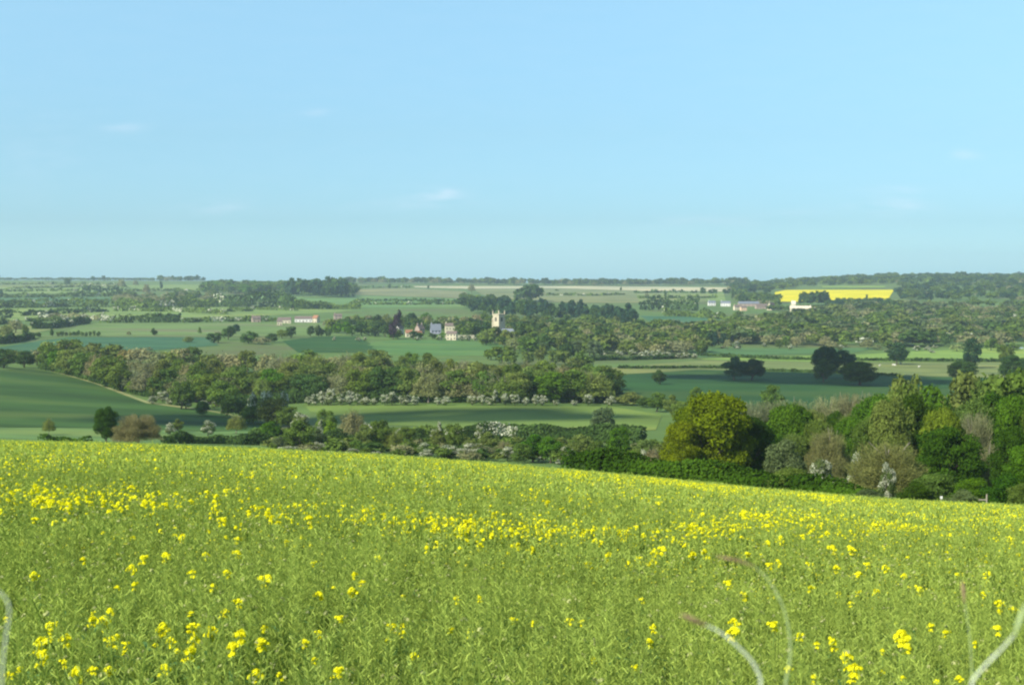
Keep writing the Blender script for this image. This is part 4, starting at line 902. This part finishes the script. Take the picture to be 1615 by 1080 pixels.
FH_([(1010, 489), (1060, 489), (1100, 490)], 14, 'dark', 'dark tree belt left of the hamlet', .05, w=14, ragged=.5)
FH_([(1045, 498), (1080, 499), (1130, 503), (1170, 507)], 9, 'mid', 'hedge dipping through the teal hollow', .05, w=8, ragged=.7)
wood('brown budding trees massed left of the bright horizon wood', [(185, y_of_row(185, 484), y_of_row(185, 472)), (345, y_of_row(345, 483), y_of_row(345, 464))], 90, 13, 20, {'twig:brown': 3, 'oak:mid': 2, 'twig:tan': 1, 'haw:haw': .5}, 'woods', 21)
wood('dense rounded trees filling the park right of the church', [(785, 1060, 1600), (960, 1060, 1600), (1110, 1110, 1450)], 300, 11, 15, {'oak:mid': 3, 'oak:olive': 3, 'twig:brown': 3, 'oak:dark': 1.5, 'haw:haw': .6}, 'woods', 22)
wood('garden trees between the village houses', [(515, 1330, 1480), (640, 1400, 1560), (790, 1290, 1600)], 110, 9, 12, {'oak:mid': 3, 'oak:olive': 1, 'twig:brown': 1, 'oak:dark': 2}, 'woods', 23)
wood('low scrub and brambles filling the valley floor behind the yellow field', [(425, 335, 400), (700, 330, 400), (1060, 300, 400)], 260, 2.6, 5, {'oak:mid': 3, 'oak:olive': 2, 'twig:brown': 1.5, 'haw:haw': 1, 'oak:dark': 1}, 'scrub', 24)
for i_, (pts, h_, c_, lb) in enumerate((([(-200, 449.5), (0, 449), (90, 448.7), (190, 449)], 4, 'mid', 'thin hedge just under the left horizon'), ([(-200, 461), (0, 460.5), (70, 459.5), (128, 459.6)], 5, 'mid', 'thin hedge between the two upper left meadows'),
    ([(205, 459.5), (270, 459), (325, 459.5)], 5, 'mid', 'thin hedge below the small ridge meadow'), ([(-200, 477), (0, 476.5), (90, 476), (180, 475)], 5, 'mid', 'low hedge across the cool green ladder field'),
    ([(-200, 493.5), (0, 493), (30, 493.4)], 5, 'mid', 'low hedge stub above the left frame meadow'), ([(-200, 513), (0, 512), (30, 511)], 5, 'dark', 'dark hedge reaching the frame edge beside budding trees'),
    ([(360, 488), (430, 489), (470, 490)], 4, 'mid', 'thin hedge above the terrace roofs'), ([(560, 480.5), (640, 481), (725, 480)], 5, 'mid', 'broken hedge low on the hill pasture'), ([(860, 466), (940, 466.5), (985, 465)], 4, 'mid', 'faint hedge across the beige slope'),
    ([(1005, 471), (1060, 471), (1130, 470)], 5, 'mid', 'thin hedge through the far green field'), ([(560, 453.8), (600, 454), (650, 454)], 4, 'mid', 'thin hedge above the beige hill'))):
    FH_(pts, h_, c_, lb, .12, ragged=.6)
# far woods that read as masses
MF = {'oak:dark': 3, 'oak:mid': 3, 'twig:brown': 1, 'oak:blue': 1}
wood('low line of far trees along the left horizon', [(-450, 4900, 5150), (320, 4900, 5150)], 420, 9, 24, {'oak:mid': 2, 'oak:dark': 1}, 'tree_line', 1)
wood('small dark trees breaking the left horizon above the top meadows', [(240, 4600, 4750), (330, 4600, 4750)], 22, 17, 24, MF, 'tree_line', 2)
wood('long bright wood along the horizon left of the round dark wood', [(322, 3000, 3500), (345, 2900, 3700), (560, 2900, 3500)], 330, 17, 24, {'oak:mid': 4, 'oak:green': 2, 'oak:dark': 1, 'haw:haw': .15}, 'woods', 3)
wood('round dark wood on the horizon above the terrace', [(455, 2750, 2800), (480, 2680, 3000), (515, 2680, 3000), (543, 2700, 2760)], 70, 30, 26, {'oak:dark': 1, 'oak:blue': 1}, 'woods', 4)
wood('line of separate far trees on the horizon above the village', [(545, 4300, 4450), (770, 4350, 4450)], 110, 17, 24, MF, 'tree_line', 5)
wood('line of separate far trees on the horizon above the church', [(770, 4200, 4400), (1180, 4200, 4400)], 230, 18, 26, MF, 'tree_line', 6)
wood('dark conifer belt behind the church tower', [(740, 1900, 2100), (790, 1750, 2100), (900, 1720, 1950), (1000, 1500, 1800)], 150, 17, 15, {'fir:conifer': 3, 'oak:blue': 2, 'oak:dark': 2}, 'woods', 7)
wood('small wood behind the village below the hill', [(728, 2100, 2500), (820, 2100, 2300)], 50, 15, 18, {'oak:mid': 2, 'oak:dark': 2}, 'woods', 8)
wood('two rounded dark tree clumps on the beige slope', [(815, 2500, 2600), (850, 2500, 2600)], 16, 24, 22, {'oak:dark': 1}, 'woods', 9)
wood('wooded slope between the park and the hamlet', [(1000, 1350, 1480), (1100, 1380, 1480), (1250, 1350, 1500)], 120, 13, 17, {'twig:brown': 3, 'oak:mid': 2, 'oak:olive': 2, 'oak:dark': 1}, 'woods', 10)
wood('wide mixed wood on the hillside below the yellow hill field', [(1095, 1280, 1400), (1200, 1280, 1750), (1350, 1280, 2250), (1800, 1270, 2300)], 950, 13, 22, {'twig:brown': 4, 'twig:tan': .6, 'oak:mid': 3, 'oak:olive': 2, 'oak:dark': 2, 'haw:haw': 1.3, 'oak:grey': 2}, 'woods', 11)
wood('dark wood crowning the right-hand ridge', [(1150, 3300, 3700), (1200, 3000, 4300), (1260, 3600, 4500), (1420, 3600, 4600), (1850, 3300, 4600)], 900, 14, 24, {'oak:dark': 3, 'oak:blue': 3, 'oak:mid': 3, 'twig:brown': .5}, 'woods', 12)
wood('dark wood right of the yellow hill field', [(1412, 2500, 3400), (1850, 2500, 3400)], 420, 13, 20, {'oak:dark': 2, 'oak:blue': 2, 'oak:mid': 3, 'twig:brown': .6}, 'woods', 13)
wood('trees between hamlet and yellow hill field', [(1160, 2500, 3000), (1225, 2300, 2600)], 60, 13, 20, {'oak:mid': 3, 'oak:dark': 2, 'twig:brown': 1}, 'woods', 14)
wood('dark tree group in front of the yellow hill field above the manor', [(1262, 2350, 2420), (1302, 2350, 2420)], 20, 19, 17, {'oak:dark': 2, 'oak:blue': 1}, 'woods', 15)
wood('dark tree belt along the lower edge of the yellow hill field', [(1305, 2250, 2380), (1365, 2300, 2400), (1400, 2200, 2350)], 60, 12, 17, {'oak:dark': 2, 'oak:blue': 1, 'oak:mid': 1}, 'woods', 16)
wood('bushes around the manor house', [(1215, 2150, 2250), (1250, 2120, 2180), (1330, 2050, 2250)], 46, 8, 13, {'oak:dark': 2, 'oak:mid': 2}, 'woods', 17)
for px, row, w, h, c in ((107, 452, 10, 14, 'dark'), (139, 461, 6, 9, 'dark'), (148, 443.5, 9, 8, 'dark'), (165, 443.5, 8, 9, 'dark'), (255, 458, 7, 14, 'dark'), (232, 465, 12, 20, 'brown'), (193, 455, 14, 17, 'brown'), (112, 444, 6, 6, 'dark'), (0, 443, 4, 14, 'dark'), (2, 468, 9, 10, 'blue'), (215, 452, 10, 12, 'brown'),
                      (744, 462, 12, 16, 'brown'), (676, 456, 4, 7, 'dark'), (615, 455, 6, 8, 'dark'), (979, 459, 4, 7, 'dark'), (1049, 468, 5, 8, 'dark'), (1020, 470, 8, 9, 'brown'), (1001, 449, 4, 8, 'dark'), (1155, 475, 5, 20, 'dark'), (1366, 476, 5, 12, 'dark'), (1100, 478, 8, 14, 'mid'), (878, 459, 8, 3, 'mid')):
    T(px, y_of_row(px, row), None, w, 'twig' if c == 'brown' else 'oak', c, 'standing out of the far hedges and hillsides', hpx=h, group='lone trees of the far hills', lod='low')

# ================================================================ buildings
M_CREAM = plain('cream_render', (.60, .53, .37)); M_WHITE = plain('white_render', (.70, .67, .61)); M_STONE = noise_mat('church_stone', (.44, .38, .26), (.56, .49, .35), .8)
M_PINK = plain('pinkish_brick', (.38, .29, .23)); M_PALE = plain('pale_stone', (.60, .52, .38)); M_ROOF = noise_mat('brown_tiles', (.13, .10, .085), (.21, .165, .135), 1.5)
M_SLATE = noise_mat('blue_slate', (.13, .145, .17), (.20, .22, .25), 1.5); M_RED = noise_mat('red_tiles', (.26, .12, .07), (.36, .18, .10), 1.5); M_GLASS = plain('dark_window', (.03, .035, .04), .25, .5)
M_DOOR = plain('door_paint', (.10, .08, .06)); M_LOUV = plain('dark_louvre', (.08, .07, .06))
def house(px, row, lw, dw, eaves, ridge, rot, wall, roof, label, chimneys=1, wins=3, y=None, name='house', cat='house', gable=None):
    """lw, dw: length and depth in metres"""
    y = y or y_of_row(px, row); x, y, z = at(px, y); o = link(bpy.data.objects.new(name, None)); o.location = (x, y, z); o.rotation_euler = (0, 0, math.radians(rot))
    a, b = lw / 2, dw / 2; g = Geo(); V = np.array([(-a, -b, -.5), (a, -b, -.5), (a, b, -.5), (-a, b, -.5), (-a, -b, eaves), (a, -b, eaves), (a, b, eaves), (-a, b, eaves), (-a, 0, ridge), (a, 0, ridge)], float)
    Fc = np.array([(0, 1, 5, 4), (1, 2, 6, 5), (2, 3, 7, 6), (3, 0, 4, 7), (5, 6, 9, 9), (7, 4, 8, 8)])
    g.add(V, Fc[:4]); me = bpy.data.meshes.new('wall'); me.from_pydata([tuple(v) for v in V], [], [tuple(f) for f in Fc[:4]] + [(5, 6, 9), (7, 4, 8)]); me.materials.append(wall); meshobj('wall', me, o)
    e = .35; dz = (ridge - eaves) / b * e; t = .18
    R = []; RF = []
    for s in (-1, 1):
        k = len(R); R += [(-a - e, s * (b + e), eaves - dz), (a + e, s * (b + e), eaves - dz), (a + e, 0, ridge), (-a - e, 0, ridge), (-a - e, s * (b + e), eaves - dz + t), (a + e, s * (b + e), eaves - dz + t), (a + e, 0, ridge + t), (-a - e, 0, ridge + t)]
        RF += [(k, k + 1, k + 2, k + 3), (k + 4, k + 7, k + 6, k + 5), (k, k + 4, k + 5, k + 1), (k, k + 3, k + 7, k + 4), (k + 1, k + 5, k + 6, k + 2)]
    me = bpy.data.meshes.new('roof'); me.from_pydata([(p[0], p[1], p[2] + .02) for p in R], [], RF); me.materials.append(roof); ro = meshobj('roof', me, o)
    for c in range(chimneys):
        cx = -a + .8 if c == 0 else a - .8; g = Geo(); g.add(*box(cx - .45, cx + .45, -.4, .4, ridge - .5, ridge + 1.3)); g.add(*box(cx - .5, cx + .5, -.45, .45, ridge + 1.3, ridge + 1.45)); meshobj('chimney', g.mesh('chimney', [wall]), ro)
    for fl in range(2 if eaves > 4 else 1):
        for w_ in range(wins):
            wx = -a + lw * (w_ + .5) / wins; 
            if fl == 0 and w_ == wins // 2:
                g = Geo(); g.add(*box(wx - .5, wx + .5, -b - .06, -b + .02, 0, 2.1)); meshobj('door', g.mesh('door', [M_DOOR]), o); continue
            g = Geo(); g.add(*box(wx - .55, wx + .55, -b - .05, -b + .02, .9 + fl * 2.7, 2.2 + fl * 2.7)); meshobj('window', g.mesh('window', [M_GLASS]), o)
    g = Geo(); g.add(*box(a - .02, a + .05, -.5, .5, eaves * .55, eaves * .55 + 1.2)); meshobj('window', g.mesh('window', [M_GLASS]), o)
    reg(o, label, cat, 'village and farm houses', px); return o
house(629, 512, 8, 6, 5.5, 9.5, 62, M_WHITE, M_ROOF, 'white gabled house with tall chimney under the purple tree', 1, 2, y=1330)
house(662, 514, 8, 6, 5, 9, 55, M_PINK, M_ROOF, 'pinkish gabled cottage right of the white gabled house', 2, 2, y=1340)
house(687, 514, 9, 8, 5.5, 11, 10, plain('grey_wall', (.33, .33, .40)), M_SLATE, 'grey-blue slate-roofed house in the village middle', 1, 3, y=1300)
house(712, 514, 12, 7, 7, 9.5, 8, M_CREAM, M_ROOF, 'long cream house with low brown roof behind the slate house', 1, 4, y=1370)
house(713, 530, 8.5, 6, 5.6, 7.6, -12, M_CREAM, M_ROOF, 'cream cottage standing left of the church tree group', 0, 3, y=1225)
house(645, 524, 6, 4, 4, 6.5, 15, M_CREAM, M_RED, 'small cream cottage half hidden below the white gabled house', 0, 2, y=1275)
house(660, 524, 6, 4, 3.4, 6, 35, M_CREAM, M_RED, 'small orange-roofed cottage beside the small cream cottage', 0, 2, y=1262)
house(404, 508, 9, 7, 4.2, 7, 20, M_PINK, M_ROOF, 'pinkish farmhouse at the left end of the terrace', 1, 2)
house(449, 510, 14, 7, 4, 6.6, 5, M_PALE, M_ROOF, 'left block of the brown-roofed terrace', 0, 4)
house(441, 513, 5, 5, 4, 6, 10, M_CREAM, M_ROOF, 'small cream outbuilding in front of the terrace', 0, 2, name='outbuilding', cat='outbuilding')
house(479, 508, 19, 7, 4, 6.6, 3, M_WHITE, M_ROOF, 'middle block of the brown-roofed terrace with white front', 0, 5)
house(499, 508.5, 6, 6, 5, 8, -30, M_CREAM, M_RED, 'cream gabled house closing the right end of the terrace', 0, 2)
house(533, 504, 9, 6, 4.6, 7, 15, M_PINK, M_ROOF, 'pinkish house among trees right of the terrace', 1, 2)
house(1122, 482, 12, 7, 5, 8, 5, M_WHITE, M_SLATE, 'leftmost white house of the far hamlet', 1, 3)
house(1144, 483, 16, 7, 5.5, 8.5, -10, M_WHITE, M_SLATE, 'white-fronted hamlet house with grey roof', 1, 4)
house(1162, 489, 10, 7, 5, 8, 15, M_CREAM, M_ROOF, 'cream hamlet house below the long slate barn', 1, 3)
house(1172, 490, 9, 7, 5, 7.5, 10, plain('peach_render', (.70, .48, .32)), M_ROOF, 'peach hamlet house below the long slate barn', 0, 3)
house(1180, 483, 34, 10, 4.5, 8, 2, M_PINK, M_SLATE, 'long slate-roofed barn across the hamlet', 0, 5, name='barn', cat='barn')
house(1200, 487, 18, 9, 4, 8, 8, M_PINK, M_ROOF, 'brown-roofed barn right of the slate barn', 0, 4, name='barn', cat='barn')
house(1216, 489, 13, 8, 5, 12, 50, M_CREAM, M_ROOF, 'cream gabled house left of the manor', 1, 3)
house(1262, 492.5, 30, 10, 7, 10.5, -14, M_CREAM, M_PALE, 'large bright cream manor house under the yellow hill field', 2, 7, name='manor_house', cat='manor house', y=2080)
house(1251, 492, 6, 8, 12, 17, -14, M_CREAM, M_PALE, 'tall cream gabled wing at the left of the manor', 1, 1, y=2110, name='gabled_wing')
house(1283, 494.5, 8, 9, 7, 9.5, -25, M_CREAM, M_PALE, 'cream end block at the right of the manor', 0, 2, y=2060)
house(957, 488, 10, 7, 5.5, 8.5, 12, M_WHITE, M_ROOF, 'small pale house alone in the dark conifers', 0, 3, y=1800)
house(894, 526, 5, 4, 6.5, 8.5, 12, M_WHITE, M_ROOF, 'tiny white cottage in the park right of the church', 0, 1, y=1190)
# church tower
def church():
    y = 1235.0; x, y, z = at(786.5, y); o = link(bpy.data.objects.new('church', None)); o.location = (x, y, z); o.rotation_euler = (0, 0, math.radians(-43)); a = 3.6; top = (ground_row(786.5, y) - 495.5) * y / F
    g = Geo(); g.add(*box(-a, a, -a, a, -1, top - .9)); g.add(*box(-a - .12, a + .12, -a - .12, a + .12, top * .62, top * .62 + .3)); g.add(*box(-a - .2, a + .2, -a - .2, a + .2, top - .9, top - .5))
    for sx in (-1, 1):
        for sy in (-1, 1): g.add(*box(sx * (a + .05) - .45, sx * (a + .05) + .45, sy * (a + .05) - .45, sy * (a + .05) + .45, -1, top * .85))
    tw = meshobj('tower', g.mesh('tower', [M_STONE]), o)
    g = Geo()
    for s in (-1, 1):
        for k in range(6):
            c = -a + (k + .5) * a / 3
            g.add(*box(c - .38, c + .38, s * (a + .05) - .2, s * (a + .05) + .2, top - .1, top + .5)); g.add(*box(s * (a + .05) - .2, s * (a + .05) + .2, c - .38, c + .38, top - .1, top + .5))
    g.add(*box(-a - .14, a + .14, -a - .14, a + .14, top - .49, top - .1)); meshobj('parapet', g.mesh('parapet', [M_STONE]), tw)
    for sx in (-1, 1):
        for sy in (-1, 1):
            g = Geo(); V, Fc = tube([(sx * a, sy * a, top - .4), (sx * a, sy * a, top + 1.1), (sx * a, sy * a, top + 1.3), (sx * a, sy * a, top + 3.8)], [.5, .45, .6, .05], 4); g.add(V, Fc); meshobj('pinnacle', g.mesh('pinnacle', [M_STONE]), tw)
    for ax in (0, 1):
        for s in (-1, 1):
            g = Geo(); lo, hi = s * a - .03, s * a + .1
            if s < 0: lo, hi = s * a - .1, s * a + .03
            for q in (-.65, .65):
                g.add(*(box(q - .5, q + .5, lo, hi, top - 6, top - 2.6) if ax == 0 else box(lo, hi, q - .5, q + .5, top - 6, top - 2.6)))
            meshobj('belfry_window', g.mesh('belfry_window', [M_LOUV]), tw)
    g = Geo(); b = a - .5; V = np.array([(a, -b, -1), (a + 17, -b, -1), (a + 17, b, -1), (a, b, -1), (a, -b, 7), (a + 17, -b, 7), (a + 17, b, 7), (a, b, 7), (a, 0, 10), (a + 17, 0, 10)], float)
    me = bpy.data.meshes.new('nave'); me.from_pydata([tuple(v) for v in V], [], [(0, 1, 5, 4), (1, 2, 6, 9, 5), (2, 3, 7, 6), (3, 0, 4, 8, 7)]); me.materials.append(M_STONE); nv = meshobj('nave', me, o)
    me = bpy.data.meshes.new('roof'); me.from_pydata([(a, -b - .3, 6.9), (a + 17.2, -b - .3, 6.9), (a + 17.2, 0, 10.15), (a, 0, 10.15), (a, b + .3, 6.9), (a + 17.2, b + .3, 6.9)], [], [(0, 1, 2, 3), (3, 2, 5, 4)]); me.materials.append(M_SLATE); meshobj('roof', me, nv)
    for k in range(4):
        g = Geo(); g.add(*box(a + 2.5 + k * 4, a + 3.7 + k * 4, -b - .05, -b + .03, 2.5, 5.6)); meshobj('window', g.mesh('window', [M_GLASS]), nv)
    reg(o, 'square cream stone church tower with corner pinnacles rising from the trees', 'church', None, 786)
church()
# long garden wall on the village green
def garden_wall():
    x0, y0, z0 = at(702, 1255); x1, y1, z1 = at(748, 1262); o = link(bpy.data.objects.new('stone_wall', None)); o.location = (x0, y0, z0)
    L = math.hypot(x1 - x0, y1 - y0); o.rotation_euler = (0, 0, math.atan2(y1 - y0, x1 - x0))
    g = Geo(); g.add(*box(0, L, -.25, .25, -1.5, 2.6)); meshobj('wall', g.mesh('wall', [M_PALE]), o); g = Geo(); g.add(*box(-.1, L + .1, -.35, .35, 2.602, 2.8)); meshobj('coping', g.mesh('coping', [M_CREAM]), o)
    reg(o, 'low pale stone wall at the top of the village green', 'wall', None, 720)
garden_wall()
# vehicles at the far right, sheep in the olive field
M_VAN = plain('white_paint', (.82, .82, .82), .35, .5); M_TYRE = plain('tyre', (.03, .03, .03)); M_CARGLASS = plain('vehicle_glass', (.04, .05, .06), .1, .5)
def prism_x(profile, wid):
    n = len(profile); V = [(x, s * wid / 2, z) for s in (-1, 1) for x, z in profile]
    return V, [tuple(range(n))[::-1], tuple(range(n, 2 * n))] + [(i, (i + 1) % n, n + (i + 1) % n, n + i) for i in range(n)]
def vehicle(px, kind, label, rot, m):
    y = 1262.0; x, y, z = at(px, y); name = kind; o = link(bpy.data.objects.new(name, None)); o.location = (x, y, z + 2.2 if False else z); o.rotation_euler = (0, 0, math.radians(rot))
    prof = [(-2.6, .4), (2.5, .4), (2.6, 1.1), (1.9, 1.3), (1.2, 2.3), (-2.5, 2.4)] if kind == 'parked_van' else [(-2.1, .35), (2.1, .35), (2.15, .8), (1.1, .95), (.5, 1.45), (-1.2, 1.5), (-2.1, .95)]
    V, Fc = prism_x(prof, 1.9); me = bpy.data.meshes.new('body'); me.from_pydata(V, [], Fc); me.materials.append(m); meshobj('body', me, o)
    for sx in (-1.5, 1.5):
        for sy in (-.9, .9):
            g = Geo(); V, Fc = tube([(sx, sy - .12, .35), (sx, sy - .119, .35), (sx, sy + .119, .35), (sx, sy + .12, .35)], [.02, .36, .36, .02], 12); g.add(V, Fc); meshobj('wheel', g.mesh('wheel', [M_TYRE]), o)
    g = Geo(); zz = (1.4, 2.0) if kind == 'parked_van' else (1.0, 1.38); g.add(*box(-1.0, .6, -.97, .97, *zz)); meshobj('side_window', g.mesh('side_window', [M_CARGLASS]), o)
    reg(o, label, 'van' if kind == 'parked_van' else 'car', 'vehicles parked above the bright strip', px)
vehicle(1589, 'parked_car', 'small white car, leftmost of the parked vehicles at far right', 5, M_VAN)
vehicle(1600, 'parked_van', 'white van between two cars at far right above the bright strip', -8, M_VAN)
vehicle(1611, 'parked_car', 'pale blue car at the frame edge beside the white van', 3, plain('blue_paint', (.45, .55, .70), .35, .5))
M_WOOL = noise_mat('wool', (.62, .58, .48), (.78, .74, .64), 8)
M_FACE = plain('sheep_face', (.25, .22, .19))
def sheep(px, row, rot, label):
    y = y_of_row(px, row); x, y, z = at(px, y); o = link(bpy.data.objects.new('sheep', None)); o.location = (x, y, z + .1); o.rotation_euler = (0, 0, math.radians(rot)); o.scale = (1.25,) * 3
    g = Geo()
    V, Fc = tube([(-.62, 0, .68), (-.58, 0, .70), (-.4, 0, .68), (0, 0, .66), (.35, 0, .68), (.5, 0, .78), (.62, 0, .92), (.78, 0, .98), (.92, 0, .90), (.99, 0, .86)], [.02, .2, .32, .35, .31, .22, .15, .13, .09, .03], 12); g.add(V, Fc)
    for sx, sy in ((-.4, -.15), (-.4, .15), (.32, -.15), (.32, .15)):
        V, Fc = tube([(sx, sy, .5), (sx - .03, sy, .28), (sx, sy, 0)], [.09, .05, .04], 6); g.add(V, Fc)
    for s in (-1, 1):
        V, Fc = tube([(.74, s * .08, 1.03), (.70, s * .2, 1.03)], [.045, .02], 5); g.add(V, Fc)
    V, Fc = tube([(-.6, 0, .75), (-.68, 0, .5)], [.05, .03], 5); g.add(V, Fc)
    meshobj('body', g.mesh('body', [M_WOOL], smooth=True), o)
    reg(o, label, 'sheep', 'sheep in the olive field', px)
for i, (px, row, rot) in enumerate(((1409, 577, 10), (1412, 577.5, 160), (1421, 574.5, 200), (1388, 578, 40), (1450, 580, 20))):
    sheep(px, row, rot, 'cream sheep grazing the olive field right of the dark tree clump')
# trough and posts under the right wood
def post(px, y, h, label):
    x, y, z = at(px, y); o = link(bpy.data.objects.new('fence_post', None)); o.location = (x, y, z)
    g = Geo(); V, Fc = tube([(0, 0, -.3), (0, 0, h - .15), (.02, 0, h)], [.10, .09, .05], 8); g.add(V, Fc); meshobj('post', g.mesh('post', [PALEBARK]), o)
    g = Geo(); g.add(*box(-.9, -.11, -.03, .03, h - .7, h - .55)); meshobj('rail', g.mesh('rail', [PALEBARK]), o)
    reg(o, label, 'fence post', None, px)
post(1560, 152, 2.2, 'pale leaning fence post in shade at the foot of the right wood')
x, y, z = at(1488, 156); o = link(bpy.data.objects.new('marker_board', None)); o.location = (x, y, z)
g = Geo(); g.add(*box(-.13, .13, -.03, .03, 1.45, 1.75)); meshobj('board', g.mesh('board', [M_WHITE]), o)
g = Geo(); g.add(*box(-.04, .04, -.025, .025, -.3, 1.449)); meshobj('post', g.mesh('post', [PALEBARK]), o)
reg(o, 'small white marker board on a post below the right wood', 'marker board', None, 1488)

# ================================================================ clouds (high above, out of frame) whose shade falls on the valley
def cloud(cx, cy, rx_, ry_, seed, alt=900.0):
    """a small cumulus whose shadow centre is at (cx, cy) on the ground"""
    gz = g1(cx, cy); t = (alt - gz) / SUN.z; c = np.array([cx, cy, gz]) + np.array(SUN) * t
    r = np.random.default_rng(seed); g = Geo()
    n = 26
    for k in range(n):
        th = r.uniform(0, 6.28); q = math.sqrt(r.random()) * .8; p = np.array([math.cos(th) * q * rx_, math.sin(th) * q * ry_, r.uniform(-.05, .25) * min(rx_, ry_)])
        R_ = np.array([rx_, ry_, min(rx_, ry_) * .9]) * r.uniform(.22, .36)
        th_ = np.linspace(0, 2 * math.pi, 17)[:-1]; ph = np.linspace(0, math.pi, 10); TT, PP = np.meshgrid(th_, ph)
        bump = 1 + .08 * np.sin(5 * TT + k) * np.sin(4 * PP)
        V = np.stack([np.cos(TT) * np.sin(PP) * R_[0] * bump, np.sin(TT) * np.sin(PP) * R_[1] * bump, np.cos(PP) * R_[2] * bump], -1).reshape(-1, 3) + p
        i, j = np.meshgrid(np.arange(9), np.arange(16), indexing='ij'); i = i.ravel(); j = j.ravel(); jn = (j + 1) % 16
        g.add(V, np.stack([i * 16 + j, i * 16 + jn, (i + 1) * 16 + jn, (i + 1) * 16 + j], 1))
    o = meshobj('cloud', g.mesh('cloud', [M_CLOUD], smooth=True)); o.location = c; o['kind'] = 'stuff'; o['category'] = 'cloud'
    o['label'] = 'small white cumulus cloud high above the valley, shading part of the fields'
M_CLOUD = plain('cloud_white', (.9, .9, .92))
def cloud_over(px, y, rx_, ry_, seed):
    x, y, z = at(px, y); cloud(x, y, rx_, ry_, seed)
cloud_over(1290, 800, 75, 62, 1)
cloud_over(330, 500, 42, 30, 2)
cloud_over(720, 515, 66, 26, 3)

finish_labels()
for o_ in bpy.data.objects:
    if 'label' in o_ and len(str(o_['label']).split()) > 16: print('LONG', o_['label'])
# ================================================================ haze
HZ = 6200.0
me = bpy.data.meshes.new('haze'); V, Fc = box(-7700, 7700, -7700, 7700, -140, 130)
me.from_pydata([tuple(v) for v in V], [], [tuple(int(i) for i in f) for f in Fc])
m = bpy.data.materials.new('haze'); m.use_nodes = True; n = m.node_tree; n.nodes.clear()
o_ = n.nodes.new('ShaderNodeOutputMaterial'); v_ = n.nodes.new('ShaderNodeVolumePrincipled')
v_.inputs['Color'].default_value = (.72, .86, 1.0, 1); v_.inputs['Density'].default_value = 0.8e-4; v_.inputs['Anisotropy'].default_value = 0.2
n.links.new(v_.outputs[0], o_.inputs['Volume']); me.materials.append(m)
o = meshobj('haze', me); o['kind'] = 'stuff'; o['label'] = 'thin blue haze filling the valley air'; o['category'] = 'haze'
